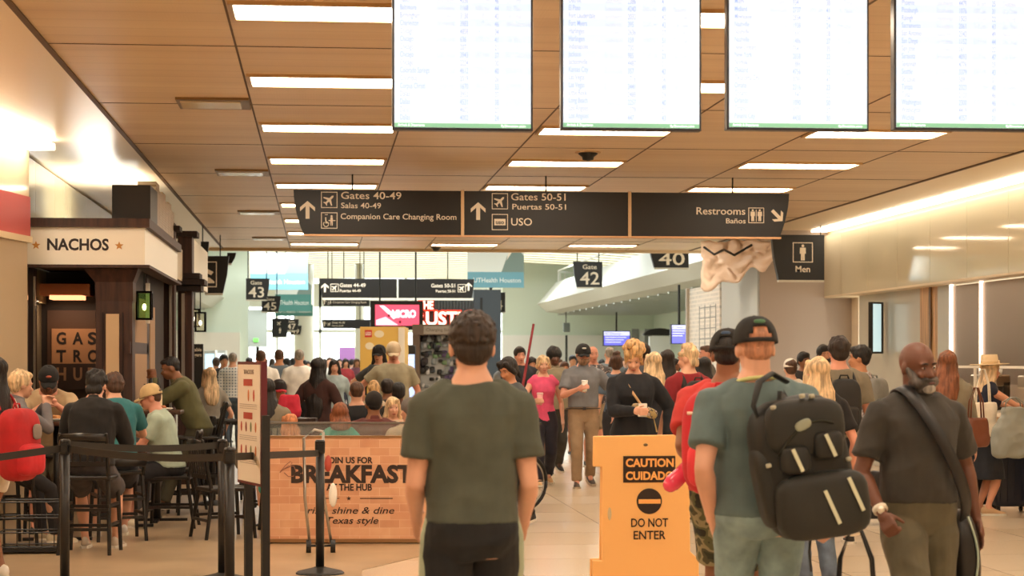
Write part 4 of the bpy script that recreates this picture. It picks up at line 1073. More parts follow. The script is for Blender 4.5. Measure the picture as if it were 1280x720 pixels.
def simple_bag(name, label, cat, loc, rx, ry, rz_, col, handle=.25, rz=0, e=.6, kind='cloth', wr=0.008, top=.8):
    t = thing(name,label,cat,loc,rz); q = MB()
    rings=[]
    for z,k in ((0,.75),(.06,.95),(.3,1.0),(.6,.92),(.85,top),(1,top*.9)):
        rings.append([Vector((math.copysign(abs(math.cos(2*PI*i/20))**e,math.cos(2*PI*i/20))*rx*k, math.copysign(abs(math.sin(2*PI*i/20))**e,math.sin(2*PI*i/20))*ry*k, rz_*z)) for i in range(20)])
    q.loft(rings); q.build('bag_body', M(col,kind), t, vox=.012, wr=wr)
    if handle:
        for sy in (-1,1):
            q = MB(); q.tube([(-rx*.5,sy*ry*.4,rz_*.9),(-rx*.42,sy*ry*.35,rz_+handle*.55),(-rx*.12,sy*ry*.15,rz_+handle),(rx*.12,sy*ry*.15,rz_+handle),(rx*.42,sy*ry*.35,rz_+handle*.55),(rx*.5,sy*ry*.4,rz_*.9)],.010,8,flat=.006)
            q.build('handle', M(col,kind), t, smooth=True)
    return t
def suitcase(label, loc, w, h, dep, col, rz=0, handle=.35, name='suitcase'):
    t = thing(name,label,'suitcase',loc,rz); m1 = M(col,'plain',.35)
    MB().ell((0,0,.06+h/2),(w/2,dep/2,h/2),None,28,16,.28).build('shell', m1, t, smooth=True)
    q = MB(); 
    for i in range(5): x_=-w*.36+i*w*.18; q.box((x_-.006,-dep/2-.003,.06+h*.1),(x_+.006,-dep/2+.012,.06+h*.9))
    q.build('ribs', m1, t)
    MB().box((-w/2-.004,-.008,.09),(w/2+.004,.008,.06+h-.04)).build('zip', DARK, t)
    for sx in (-1,1):
        for sy in (-1,1):
            q = MB(); q.lathe([(.028,-.012),(.028,.012)],c=(sx*w*.38,sy*dep*.32,.028),mat=RX(0)@RY(PI/2)); wh=q.build('wheel', DARK, t, smooth=False); 
            q = MB(); q.box((sx*w*.38-.018,sy*dep*.32-.012,.03),(sx*w*.38+.018,sy*dep*.32+.012,.07)); q.build('caster_fork', DARK, t)
    if handle:
        q = MB()
        for sx in (-1,1): q.rod((sx*w*.22,dep*.2,.05+h),(sx*w*.22,dep*.2,.06+h+handle),.007)
        q.build('telescopic_tube', CHROME, t)
        MB().box((-w*.26,dep*.2-.012,.06+h+handle-.01),(w*.26,dep*.2+.012,.06+h+handle+.018)).build('pull_handle', DARK, t, bevel=.004)
    return t
# ------------------------------------------------------------------ timber kiosk on the left
WD = M('#3d2216','wood',.6); WD2 = M('#25150f','wood',.75); TAN = M('#a8825c','plain',.7); CRM = M('#f7eedd','plain',.45)
YK = 19.9
def kx(px): return atY(px,400,YK).x
def kz(py): return atY(110,py,YK).z
kt = thing('food_kiosk','dark timber food kiosk with a white nachos fascia on the left','kiosk',(kx(110),YK,0))
o0 = kt.location
def KB(lo,hi,name,mat,parent=kt,**k): 
    lo = Vector(lo)-o0; hi = Vector(hi)-o0
    return MB().box(lo,hi).build(name,mat,parent,**k)
XL, XR = kx(33), kx(181)
YB = 24.4
KB((XL,YK,kz(331)),(XR,YK+.06,kz(284)),'fascia',CRM)
KB((XR-.06,YK+.06,kz(331)),(XR,YB,kz(284)),'side_fascia',CRM)
KB((XL-.01,YK-.05,kz(284)),(XR+.05,YK+.1,kz(273)),'cornice',WD); KB((XR-.1,YK+.1,kz(284)),(XR+.05,YB,kz(273)),'cornice',WD)
KB((XL-.01,YK-.05,kz(334.5)),(XR+.05,YK+.1,kz(331)),'lower_trim',WD); KB((XR-.1,YK+.1,kz(334.5)),(XR+.05,YB,kz(331)),'lower_trim',WD)
KB((XL,YK+.1,kz(331)),(XR-.1,YB,kz(328)),'canopy',WD2)
KB((XL,YK+.12,kz(276)),(XR-.1,YB,kz(274)),'roof',WD2)
# corner post with capital and tan inset
KB((kx(118),YK+.12,0),(kx(164),YK+.42,kz(376)),'corner_post',WD)
q = MB(); 
q.loft([[Vector((x,y,z))-o0 for x,y in ((a,YK+.12-g),(b,YK+.12-g),(b,YK+.44),(a,YK+.44))] for a,b,z,g in ((kx(118),kx(165),kz(376),0),(kx(117),kx(165),kz(352),.02),(kx(104),kx(172),kz(336),.08),(kx(104),kx(172),kz(334),.08))])
q.build('capital',WD,kt)
KB((kx(131),YK+.10,kz(560)),(kx(147.5),YK+.125,kz(392)),'inset_panel',M('#cfae86','plain',.5))
KB((kx(126),YK+.105,kz(390)),(kx(128),YK+.12,kz(560)),'post_moulding',WD2); KB((kx(151),YK+.105,kz(560)),(kx(153),YK+.12,kz(390)),'post_moulding',WD2)
# left jamb
KB((kx(33),YK+.12,0),(kx(39),YK+.4,kz(334)),'door_jamb',WD2)
KB((kx(39.5),YK+.12,0),(kx(42),YK+.16,kz(345)),'door_edge',STEEL)
# interior back wall
YI = 21.6
def ix(px): return atY(px,400,YI).x
def iz(py): return atY(90,py,YI).z
KB((ix(30),YI,0),(ix(170),YI+.1,kz(331)),'back_wall',M('#1d130e','plain',.5))
KB((ix(60),YI-.05,.0),(ix(120),YI,iz(388)),'menu_wall',M('#4a3324','plain',.5))
KB((ix(66),YI-.09,iz(487)),(ix(125),YI-.05,iz(411)),'name_board',M('#a67c58','plain',.6))
KB((ix(66),YI-.092,iz(487)),(ix(125),YI-.089,iz(454.5)),'name_board_lower',M('#2d1d15','plain',.6))
alight('hood_light',(ix(90),YI-.45,iz(378)),(0,0,0),.5,.2,3.5,(1,.66,.42))
GLW = M('#f0a878','emit',strength=.85)
KB((ix(56),YI-.5,iz(371)),(ix(119),YI-.1,iz(357)),'heater_hood',M('#c98560','metal',.45)); KB((ix(70),YI-.52,iz(376)),(ix(110),YI-.2,iz(371)),'heat_lamp',M('#ffb27a','emit',strength=1.6))
for s_,a,b_,yb in (('G A S',71,124,430),('T R O',71,124,452)):
    pass
def ktext(s_,a,b_,yb,ch,mat,Yp,xf,zf,bold=.03): text(s_, xf(a)-o0.x, zf(yb)-o0.z, xf(b_)-xf(a), zf(yb-ch)-zf(yb), mat, kt, Yp-o0.y, bold)
DK = M('#1c120d','plain',.6); LT = M('#8a6b50','plain',.6)
for ch_,a,b_ in (('G',72,84),('A',92,105),('S',111,122)): ktext(ch_,a,b_,430,14,DK,YI-.09,ix,iz)
for ch_,a,b_ in (('T',72,84),('R',93,104),('O',111,124)): ktext(ch_,a,b_,452,14,DK,YI-.09,ix,iz)
for ch_,a,b_ in (('H',72,84),('U',93,104),('B',111,122)): ktext(ch_,a,b_,475,15,LT,YI-.092,ix,iz)
ktext('NACHOS',59,136,312.5,13.6,M('#2b1d18','plain',.6),YK,kx,kz,.03)
def star(cx,cz,r): return [(cx+rr*math.sin(PI*i/5), cz+rr*math.cos(PI*i/5)) for i,rr in enumerate([r,r*.42]*5)]
for px in (45,149):
    MB().prism(star(kx(px)-o0.x, kz(307)-o0.z, .045),-.004,0).build('star_emblem', M('#c98a3c','plain',.5), kt)
# side wall with framed tan panels (faces the corridor)
XS = kx(165)
def sy(px): return atX(px,400,XS).y
KB((XS-.12,YK+.42,0),(XS-.04,YB,kz(331)),'side_wall',WD2)
za = atX(183,370,XS).z
def side(pa,pb,z0,z1,name,mat,off=0): return KB((XS-.05+off,sy(pa),z0),(XS-.02+off,sy(pb),z1),name,mat)
side(167,186,1.78,2.25,'side_panel',TAN); side(167,186,1.0,1.66,'side_panel',TAN)
side(165.3,188,1.66,1.78,'side_rail',WD); side(186,189,0,2.5,'side_stile',WD); side(190,196,1.2,2.2,'side_panel',TAN)
KB((XS-.02,sy(185)-.06,kz(400)),(XS+.02,sy(185)+.0,kz(345)),'notice_plate',CRM)
# tall end posts with stacked cornices
def post(x0,x1,y0,y1,z1,name='tall_post'):
    KB((x0,y0,0),(x1,y1,z1),name,WD)
pc = atY(205,400,24.6).x; pd = atY(218,400,24.6).x
post(pc-.1,pd,24.6,24.9,3.30)
pe = atY(222,400,25.4).x; pf = atY(243,400,25.4).x
post(pe,pf-.03,25.4,25.8,3.25)
for z,g in ((2.48,.10),(2.56,.15),(2.64,.08),(3.18,.04)): KB((pe-.05,25.4-g,z),(pf+g*.9,25.8+g,z+.07),'cornice',WD2)
for z,g in ((2.95,.05),(3.2,.07)): KB((pc-.1,24.6-g,z),(pd+g,24.9+g,z+.06),'cornice',WD2)
KB((pf-.16,25.33,1.0),(pf-.12,25.39,2.45),'steel_edge',STEEL); KB((pd-.06,24.55,1.0),(pd-.03,24.6,2.9),'steel_edge',STEEL)
KB((XR-.03,YB,2.6),(XR+.0,25.3,3.0),'upper_panel',M('#cdbda0','plain',.5))
KB((atY(243,400,25.4).x-.1,25.8,2.6),(atY(252,400,28).x,29.5,3.2),'rear_panel',M('#d6cbb2','plain',.5))
# boxes on the roof
b1 = atY(140,231,21.0); b2 = atY(188,275,21.0)
tag(MB().box((b1.x,21.0,kz(273)),(b2.x,21.9,b1.z)).build('roof_unit', M('#2f2721','plain',.5)), 'dark square box standing on the roof of the timber kiosk','box')
tk = thing('brick_parapet','pale brick patterned parapet on the kiosk roof behind the dark box','parapet',(b2.x-.02,21.95,kz(273)))
m_, N, L, b = node_mat('pale_brick')
tc = N.new('ShaderNodeTexCoord'); mp = N.new('ShaderNodeMapping'); mp.inputs['Rotation'].default_value=(0,PI/2,0); 
bk = N.new('ShaderNodeTexBrick'); bk.inputs['Scale'].default_value = 9; bk.inputs['Color1'].default_value=(*lin('#b39c80'),1); bk.inputs['Color2'].default_value=(*lin('#8d765c'),1); bk.inputs['Mortar'].default_value=(*lin('#d0c0a6'),1)
sw = N.new('ShaderNodeSeparateXYZ'); cw = N.new('ShaderNodeCombineXYZ'); L.new(tc.outputs['Object'],sw.inputs[0]); L.new(sw.outputs[1],cw.inputs[0]); L.new(sw.outputs[2],cw.inputs[1]); L.new(cw.outputs[0],bk.inputs[0]); L.new(bk.outputs[0],b.inputs['Base Color'])
pz = [.52,.52,.46,.46,.40,.40,.34,.34]
m = MB()
for i in range(6): m.box((0-.2,i*.45,0),(.0,i*.45+.44,.56-(i%2)*.05-i*.02))
m.build('parapet_wall', m_, tk)
# lanterns
def lantern(px,py0,py1,d,glow,label,gcol,rod=.25):
    a = at(px,py0,d); s = (py1-py0)*d/F; t = thing('lantern',label,'lantern',(a.x,a.y,a.z-s)); w = s*.24
    m = MB()
    for sx in (-1,1):
        for sy_ in (-1,1): m.box((sx*w-.012,sy_*w-.012,0),(sx*w+.012,sy_*w+.012,s))
    m.box((-w-.012,-w-.012,0),(w+.012,w+.012,.02)); m.box((-w-.012,-w-.012,s-.02),(w+.012,w+.012,s)); m.build('lantern_frame', M('#17120f','metal',.5), t)
    MB().box((-w,-w,.02),(w,w,s-.02)).build('glass_pane', M(gcol,'clear'), t)
    MB().ell((0,0,s*.45),(w*.28,w*.28,w*.5)).build('bulb', M(glow,'emit',strength=9), t, smooth=True)
    MB().rod((0,0,s),(0,0,s+rod),.008).build('hanging_rod', DARK, t)
lantern(180.5,364,400,20.3,'#ffe9b0','square black lantern with a green cast glowing beside the kiosk side wall','#9cd084',.18)
lantern(250.5,390,415,27.0,'#fff0d0','small square black lantern hanging past the tall timber post','#f3ead8',.35)
lantern(243.5,386,409,28.6,'#fff0d0','farther small lantern half hidden behind the tall timber post','#f3ead8',.4)
# ------------------------------------------------------------------ breakfast screen panel
DP = 17.0; f = SF(0,0,0) if False else None
pA = spot(329,DP); pB = spot(545,DP)
t = thing('breakfast_panel','low brick patterned advertising panel with join us for breakfast lettering','panel',((pA[0]+pB[0])/2,(pA[1]+pB[1])/2,0), -A)
sc = DP/F; Wp = 216*sc/2
PXc = 437
X = lambda px: (px-PXc)*sc
Z = lambda py: HC+(HY-py)*sc
m_, N, L, b = node_mat('printed_brick')
tc = N.new('ShaderNodeTexCoord'); sw = N.new('ShaderNodeSeparateXYZ'); cw = N.new('ShaderNodeCombineXYZ'); L.new(tc.outputs['Object'],sw.inputs[0]); L.new(sw.outputs[0],cw.inputs[0]); L.new(sw.outputs[2],cw.inputs[1])
bk = N.new('ShaderNodeTexBrick'); bk.inputs['Scale'].default_value = 7.2; bk.inputs['Mortar Size'].default_value=.012; bk.inputs['Brick Width'].default_value=1.25; bk.inputs['Row Height'].default_value=.5
bk.inputs['Color1'].default_value=(*lin('#e0ab86'),1); bk.inputs['Color2'].default_value=(*lin('#cd9370'),1); bk.inputs['Mortar'].default_value=(*lin('#e6bd9c'),1)
n1 = N.new('ShaderNodeTexNoise'); n1.inputs['Scale'].default_value=5; L.new(tc.outputs['Object'],n1.inputs[0])
L.new(cw.outputs[0],bk.inputs[0]); mx = N.new('ShaderNodeMix'); mx.data_type='RGBA'; mx.blend_type='OVERLAY'; mx.inputs['Factor'].default_value=.35; L.new(bk.outputs[0],mx.inputs['A']); L.new(n1.outputs['Color'],mx.inputs['B'])
hs_ = N.new('ShaderNodeHueSaturation'); hs_.inputs['Saturation'].default_value=.0; L.new(n1.outputs['Color'],hs_.inputs['Color']); L.new(hs_.outputs[0],mx.inputs['B']); L.new(mx.outputs['Result'],b.inputs['Base Color']); b.inputs['Roughness'].default_value=.5
MB().box((X(329),0,Z(675)),(X(545),.05,Z(546))).build('printed_board', m_, t)
fm = M('#a8835e','metal',.4)
MB().box((X(328),-.012,Z(678)),(X(546),.06,Z(673.5))).build('bottom_rail', fm, t); MB().box((X(328),-.012,Z(547)),(X(546),.06,Z(544.5))).build('top_rail', fm, t)
for px in (328.5,545.5): MB().box((X(px)-.012,-.012,Z(678)),(X(px)+.012,.06,Z(528))).build('side_post', fm, t)
MB().box((X(328),.01,Z(530)),(X(546),.035,Z(527.5))).build('glass_rail', M('#8f8d88','metal',.3), t)
MB().box((X(329),.02,Z(544)),(X(545),.026,Z(530))).build('glass_screen', M('#e8f0ee','clear'), t)
MB().box((X(332),.07,.0),(X(543),.14,Z(676))).build('dark_plinth', DARK, t)
PR = M('#33231c','plain',.6)
def bt(s_,a,b_,yb,ch,bold=.03,shear=0): text(s_, X(a), Z(yb), (b_-a)*sc, ch*sc, PR, t, 0, bold, shear)
bt('JOIN US FOR',407,466,579,7.4); bt('BREAKFAST',364,516,602.5,20,.045); bt('AT THE HUB',408,465,613,8)
bt('rise, shine & dine',384,493,642,8.2,.006,.25); bt('Texas style',408,473,654.5,8.2,.006,.25)
MB().box((X(396),-.003,Z(623.5)),(X(424),0,Z(622.5))).build('rule', PR, t); MB().box((X(450),-.003,Z(623.5)),(X(491),0,Z(622.5))).build('rule', PR, t)
MB().prism(star(X(436),Z(623),.022),-.003,0).build('small_star', PR, t)
sq = MB(); pts=[Vector((X(355+9*math.sin(i*.8)+i*.6),-.002,Z(580+i*.9+6*math.cos(i*1.1)))) for i in range(14)]; sq.tube(pts,.004,6); sq.build('printed_flourish', M('#a0705a','plain',.6), t)
# ------------------------------------------------------------------ queue barriers
def stanchion(px,d,h,label,base=True,tilt=0):
    x,y = spot(px,d); t = thing('barrier_post',label,'barrier post',(x,y,0), 0)
    MB().lathe([(.18,0),(.18,.012),(.165,.022),(.05,.05),(.04,.055)],n=28).build('base', DARK, t, smooth=False)
    MB().rod((0,0,.03),(0,0,h-.09),.032,n=18).build('tube', M('#1b1918','plain',.4), t, smooth=True)
    MB().lathe([(.036,h-.10),(.038,h-.09),(.038,h-.012),(.030,h),(.001,h)],n=18).build('belt_head', M('#141312','plain',.35), t)
    MB().box((-.022,-.046,h-.085),(.022,-.03,h-.03)).build('belt_slot', DARK, t)
    t['hh']=h
    return Vector((x,y,h))
s1 = stanchion(81,13.2,1.06,'black belt barrier post nearest the red backpack on the left')
s2 = stanchion(287,12.4,1.04,'black belt barrier post just left of the menu board')
s3 = stanchion(400,14.6,1.00,'black belt barrier post with its round base in front of the breakfast panel')
s4 = stanchion(266,21.6,.98,'black barrier post base farther back by the dark chair')
sm = spot(-40,12.6); s0 = Vector((sm[0],sm[1],1.0))
def belt(a,b_,z0,z1,label,sag=.03):
    a = Vector((a.x,a.y,z0)); c = Vector((b_.x,b_.y,z1)); m = MB(); rings=[]
    n=(c-a).cross(Vector((0,0,1))).normalized()*.0015
    for i in range(13):
        u=i/12; p=a.lerp(c,u)-Vector((0,0,sag*4*u*(1-u))); rings.append([p+n+Vector((0,0,.024)),p+n-Vector((0,0,.024)),p-n-Vector((0,0,.024)),p-n+Vector((0,0,.024))])
    tag(m.loft(rings).build('barrier_belt', M('#2a2724','plain',.5)),label,'belt')
belt(s0,s1,.94,1.00,'black belt reaching from the left frame edge to the nearest post',.0)
belt(s1,s2,1.00,.98,'black belt running level in front of the bar tables',.03)
belt(s2,s3,.98,.90,'black belt between the menu board and the post at the breakfast panel',.0)
s5v = spot(60,17.0); 
s6 = stanchion(278,14.2,1.02,'black belt barrier post just behind the one left of the menu board')
belt(s1,s6,1.03,.98,'thin black belt behind the level one crossing the pale mint t-shirt',.03)
# menu board on two posts
D0 = 12.9
pl = at(297,452,13.3); pr = at(326.5,452,12.75)
t = thing('menu_board','tall narrow menu board with red food pictures on a black stand','menu board',(pl.x,pl.y,0))
v = Vector((pr.x-pl.x,pr.y-pl.y,0)); L_ = v.length; t.rotation_euler = (0,0,math.atan2(v.y,v.x))
zt_ = HC+(HY-452)/F*13.0; zb_ = HC+(HY-606)/F*13.0
MB().box((-.0,0,zb_),(L_,.04,zt_)).build('board_frame', M('#5c1620','plain',.4), t)
MB().box((.02,-.004,zb_+.02),(L_-.02,0,zt_-.02)).build('menu_sheet', M('#e8dccb','plain',.5), t)
RD = M('#b3493a','plain',.5); INKG = M('#9b8c80','plain',.6)
H_ = zt_-zb_
text('TACOS', L_*.3, zt_-H_*.10, L_*.42, .028, INKG, t, -.004, .01)
for zz in (.17,.44): MB().box((L_*.30,-.007,zt_-H_*zz-.022),(L_*.66,-.004,zt_-H_*zz+.022)).build('price_label', RD, t)
k=0
for zz,n_ in ((.275,2),(.53,4),(.72,4)):
    for i in range(n_):
        xx = L_*(.2+.2*i) if n_==4 else L_*(.5+.22*i)
        q=MB(); q.ell((xx,-.005,zt_-H_*zz),(.017,.004,.034 if n_==4 else .04)); q.build('food_picture', M(['#c8743a','#b8432e','#8c3a24','#6f7a4a'][(i+ (n_==4))%4],'plain',.5), t, smooth=True)
    for r_ in range(3): MB().box((L_*.12,-.006,zt_-H_*(zz+.075+.016*r_)),(L_*.85,-.004,zt_-H_*(zz+.075+.016*r_)+.003)).build('menu_line', INKG, t)
MB().box((L_-.01,.0,0),(L_+.035,.05,zt_-.35)).build('stand_post', DARK, t)
MB().box((.015,.04,0),(.06,.09,zb_+.1)).build('stand_post', DARK, t)
MB().box((-.15,-.12,0),(L_+.15,.2,.02)).build('stand_base', DARK, t)
# ------------------------------------------------------------------ chairs, stools and tables
BLK = M('#171412','plain',.35)
def chair(name,label,x,y,rz,seat,back,cat,w=.42):
    t = thing(name,label,cat,(x,y,0),rz)     # the sitter faces local -y
    q=MB(); q.box((-w/2,-w/2,seat-.035),(w/2,w/2,seat)); q.build('seat', M('#201b18','leather',.35), t, bevel=.012)
    for sx in (-1,1):
        MB().limb((sx*(w/2-.025),-w/2+.03,seat-.03),(sx*(w/2-.0),-w/2-.0,0),[(0,.019),(1,.016)],n=8,rnd=False).build('leg', BLK, t)
        MB().limb((sx*(w/2-.025),w/2-.03,seat-.03),(sx*(w/2-.0),w/2+.04,0),[(0,.019),(1,.016)],n=8,rnd=False).build('leg', BLK, t)
        MB().limb((sx*(w/2-.02),w/2-.02,seat-.03),(sx*(w/2-.02),w/2+.07,seat+back),[(0,.018),(1,.015)],n=8).build('back_post', BLK, t)
    MB().tube([(-w/2+.02,w/2+.068,seat+back-.03),(0,w/2+.09,seat+back-.02),(w/2-.02,w/2+.068,seat+back-.03)],.014,8,flat=.035,up=Vector((0,0,1))).build('top_rail', BLK, t, smooth=True)
    q=MB(); q.box((-w/2+.03,w/2+.02,seat+.08),(w/2-.03,w/2+.04,seat+.12)); q.build('lower_rail', BLK, t)
    for i in range(6):
        xx=-w/2+.06+i*(w-.12)/5; MB().limb((xx,w/2+.028,seat+.1),(xx,w/2+.072,seat+back-.03),[(0,.009),(1,.009)],n=6,rnd=False).build('back_slat', BLK, t)
    hs=[.16] if seat<.6 else [.20,.36]
    for h_ in hs:
        q=MB(); 
        q.box((-w/2+.01,-w/2+.01,h_),(w/2-.01,-w/2+.03,h_+.025)); q.build('stretcher', BLK, t)
        q=MB(); q.box((-w/2+.01,w/2+.01,h_),(w/2-.01,w/2+.03,h_+.025)); q.build('stretcher', BLK, t)
        for sx in (-1,1): q=MB(); q.box((sx*(w/2-.015)-.01,-w/2,h_+.03),(sx*(w/2-.015)+.01,w/2+.02,h_+.055)); q.build('stretcher', BLK, t)
    return t
def table(label,px,d,h,w,dp,rz=0,top='#4a2c1c'):
    x,y = spot(px,d); t = thing('table',label,'table',(x,y,0),rz)
    MB().box((-w/2,-dp/2,h-.04),(w/2,dp/2,h)).build('table_top', M(top,'wood',.3), t, bevel=.008)
    MB().rod((0,0,.03),(0,0,h-.04),.04,n=14).build('pedestal', BLK, t, smooth=True)
    q=MB(); q.box((-.3,-.03,0),(.3,.03,.03)); q.box((-.03,-.3,0),(.03,.3,.03)); q.build('foot_cross', BLK, t)
    return Vector((x,y,h))
# ------------------------------------------------------------------ the people
BACK = PI
SIT = dict(sit=True)
down = lambda o=.09,f=.05,dn=.53: dict(out=o,fwd=f,dn=dn)
# foreground
P1 = person('person in olive green t-shirt and black track trousers, largest figure in the centre', 590, 7.75, 391, BACK-A*.4, skin='fair', bulk=.98, top=('tee','#4c5146',.02), bot=('pants','#1b1d20'), stripe='#a9b39a',
     shoe='#e6e2da', hair=('short','#2a1d14'), arms=({'rel':(-.035,-.18,-.44),'pole':(-.12,.9,0)},{'rel':(.035,-.20,-.43),'pole':(.12,.9,0)}), legs=((-.16,.0),(.22,.05)), cap=None, tw=.04)
P2 = person('person in teal grey t-shirt, light jeans and black cap seen from behind', 952, 8.75, 398, BACK+.05, skin='fair', bulk=1.14, top=('tee','#5c6f70',-.03), bot=('jeans','#7d9394'),
     shoe='#6d5a46', hair=('crew','#b07a5c'), cap=('#1c1b1a','cap',None,('#4e7a58',.098,.104)), arms=({'rel':(-.13,-.06,-.50),'pole':(-.5,.9,0)},{'rel':(-.0,-.04,-.47),'pole':(.5,.9,0)}), hands=('fist','relax'), legs=((.1,.02),(-.12,0)), side=.05)
P3 = person('person in red t-shirt, camouflage shorts and black cap, back turned', 910, 10.4, 413, BACK-.35, skin='brown', bulk=1.12, top=('tee','#c23a36',-.02), bot=('shorts','#5b5a3c',.92), botkind='camo',
     shoe='#3a3430', hair=('crew','black'), cap=('#1a1918','cap',None,('#39506e',.098,.104)), arms=({'rel':(-.07,-.08,-.48)},{'w':tuple(at(864,578,10.5)),'pole':(.05,1,-.3)}), hands=('relax','grip'), legs=((.05,.0),(-.15,0)))
P4 = person('bald bearded person in charcoal shirt and olive trousers walking forward', 1146, 9.35, 425, .10, skin='#6a412e', bulk=1.06, belly=.03, top=('polo','#37342f',.03), bot=('cargo','#58523f'),
     shoe='#2a2622', hair=('bald','dark'), beard=('#4c4540','#9a9288'), arms=({'rel':(-.06,-.16,-.46),'pole':(-.5,.8,0),'palm':(.7,.7,0)},{'rel':(.15,.04,-.50),'pole':(.5,.8,0)}), hands=('fist','relax'), legs=((-.20,.01),(.22,.06)), head=(.12,.25,-.05), sleeve=.75, tw=.08)
L_ = -PI/2; R_ = PI/2
# walkers in the middle
P5 = person('blonde person in bright pink sleeveless top and dark wide trousers holding a cup', 679, 24.9, 444, .05, skin='fair', fem=True, bulk=.98, top=('tank','#e0557a',-.06), bot=('wide','#23202a'), shoe='#d0a878', hair=('ponytail','light'),
     arms=({'at':(-.17,-.30,1.12),'pole':(-.6,.5,-.5)},{'rel':(.09,-.05,-.50)}), hands=('grip','relax'), legs=((-.26,.01),(.22,.07)), vox=.010)
P6 = person('person in grey polo shirt, khaki trousers and black cap walking with a paper cup', 729, 24.7, 430.5, -.02, skin='red', bulk=1.04, top=('polo','#75767a',.055), bot=('pants','#93795d'), shoe='#4b3d34', sole='#b7a58e', hair=('crew','brown'), cap=('#1d1c1c','cap',None,('#d8d4cc',-.09,.09)), beard=('#8a6a50',None),
     arms=({'at':(-.10,-.30,1.18),'pole':(-.6,.5,-.5)},{'rel':(.17,-.06,-.44),'pole':(.8,.6,0)}), hands=('grip','relax'), legs=((-.20,.0),(.16,.05)), vox=.010, tuck=True)
P7 = person('person with messy blonde bun in a black sweatshirt looking down at a phone', 792, 18.8, 433, -.1, skin='fair', fem=True, bulk=1.12, top=('sweat','#1a1c22',-.05), bot=('jeans','#7c8794'), shoe='#e0d8cc', hair=('messybun','blonde'),
     arms=({'at':(-.02,-.32,1.10),'pole':(-.8,.5,-.5)},{'rel':(.14,-.03,-.47),'pole':(.8,.5,0)}), hands=('grip','relax'), head=(.42,-.1,0), vox=.008)
person('person with long straight blonde hair and dark top seen from behind the messy blonde bun', 817, 21.5, 440, BACK+.2, skin='fair', fem=True, top=('tee','#22242c'), bot=('pants','#2a2a30'), hair=('long','light'))
person('person with round dark hair standing behind the messy blonde bun', 803, 27.5, 431, BACK, skin='brown', top=('tee','#4a4d52'), bot=('pants','#2a2a30'), hair=('afro','dark'))
person('person with very long dark hair and pale top left of the maroon shirt', 834, 23.8, 437, BACK, skin='tan', fem=True, top=('tee','#cfc3b0'), bot=('pants','#1e1e22'), hair=('verylong','dark'))
P8 = person('person with bleached blond hair, maroon t-shirt and dark backpack turning left', 860, 19.2, 432, BACK+.35, skin='fair', top=('tee','#8a1f26'), bot=('pants','#26262a'), hair=('curlytop','light'), head=(.1,.55,0), arms=({'rel':(-.06,-.05,-.5)},{'rel':(.12,-.04,-.5)}))
person('dark haired person glimpsed between the maroon shirt and the red backpack', 880, 23.5, 446, BACK, skin='brown', fem=True, top=('tee','#24221f'), bot=('pants','#26262a'), hair=('long','black'))
person('person with short sandy hair seen in profile right of the maroon shirt', 883, 29, 431, L_, skin='red', top=('tee','#6c665c'), bot=('pants','#4a4640'), hair=('crew','brown'))
person('dark skinned person in khaki jacket with a dark strap walking behind the pink top', 693, 27.5, 435, .1, skin='dark', top=('jacket','#8c8068'), bot=('pants','#3a3630'), hair=('afro','black'), legs=((-.2,.0),(.2,.06)))
person('dark haired smiling person in dark shirt left of the red pole', 650, 30, 433.5, .1, skin='red', bulk=1.1, top=('tee','#2b2a30'), bot=('pants','#2b2b30'), hair=('short','dark'))
person('person with long black hair behind the red pole', 665, 31.5, 446, .0, skin='tan', fem=True, top=('tee','#1f1f22'), bot=('pants','#2b2b30'), hair=('long','black'))
P9 = person('dark haired person with hair tied back pushing the wheelchair, half hidden by the olive shirt', 637, 18.9, 447, L_*.55, skin='tan', fem=True, top=('tee','#4a4f52'), bot=('pants','#17171b'), shoe='#2a2a2c', sole='#e2dccf', hair=('ponytail','black'),
     arms=({'at':(-.2,-.42,.98),'pole':(-.4,.6,-.8)},{'at':(.2,-.42,.98),'pole':(.4,.6,-.8)}), hands=('grip','grip'), legs=((-.2,0),(.2,.03)), head=(.35,0,0))
person('bald person in dark floral shirt behind the right shoulder of the grey polo', 741, 29.5, 432, .1, skin='red', bulk=1.1, top=('tee','#3b3236'), topkind='floral', bot=('shorts','#8f7a5e'), hair=('bald','dark'))
person('person with short grey hair and blue grey shirt seen from behind', 762, 33, 433, BACK, skin='fair', top=('tee','#6d7b86'), bot=('shorts','#7a6a55'), hair=('crew','grey'))
person('person with brown hair in a loose knot beside the messy blonde bun', 770, 26.5, 443, BACK, skin='fair', fem=True, top=('tee','#5a6b7d'), bot=('pants','#2d3038'), hair=('bun','brown'))
person('small person with reddish hair looking forward between the khaki jacket and the grey polo', 706, 33, 452, 0, skin='tan', fem=True, top=('tee','#7a3048'), bot=('shorts','#9a5a74'), hair=('short','brown'))
person('dark haired far person in a white top left of the grey polo', 716, 44, 444, 0, skin='tan', top=('tee','#e6e2dc'), bot=('pants','#3b3b44'), hair=('short','black'))
person('person in shorts with bare legs walking away behind the pink top', 690, 31.2, 440, BACK, skin='tan', top=('tee','#a8877a'), bot=('shorts','#c98d9c'), hair=('short','brown'), shoe='#4a3a32')
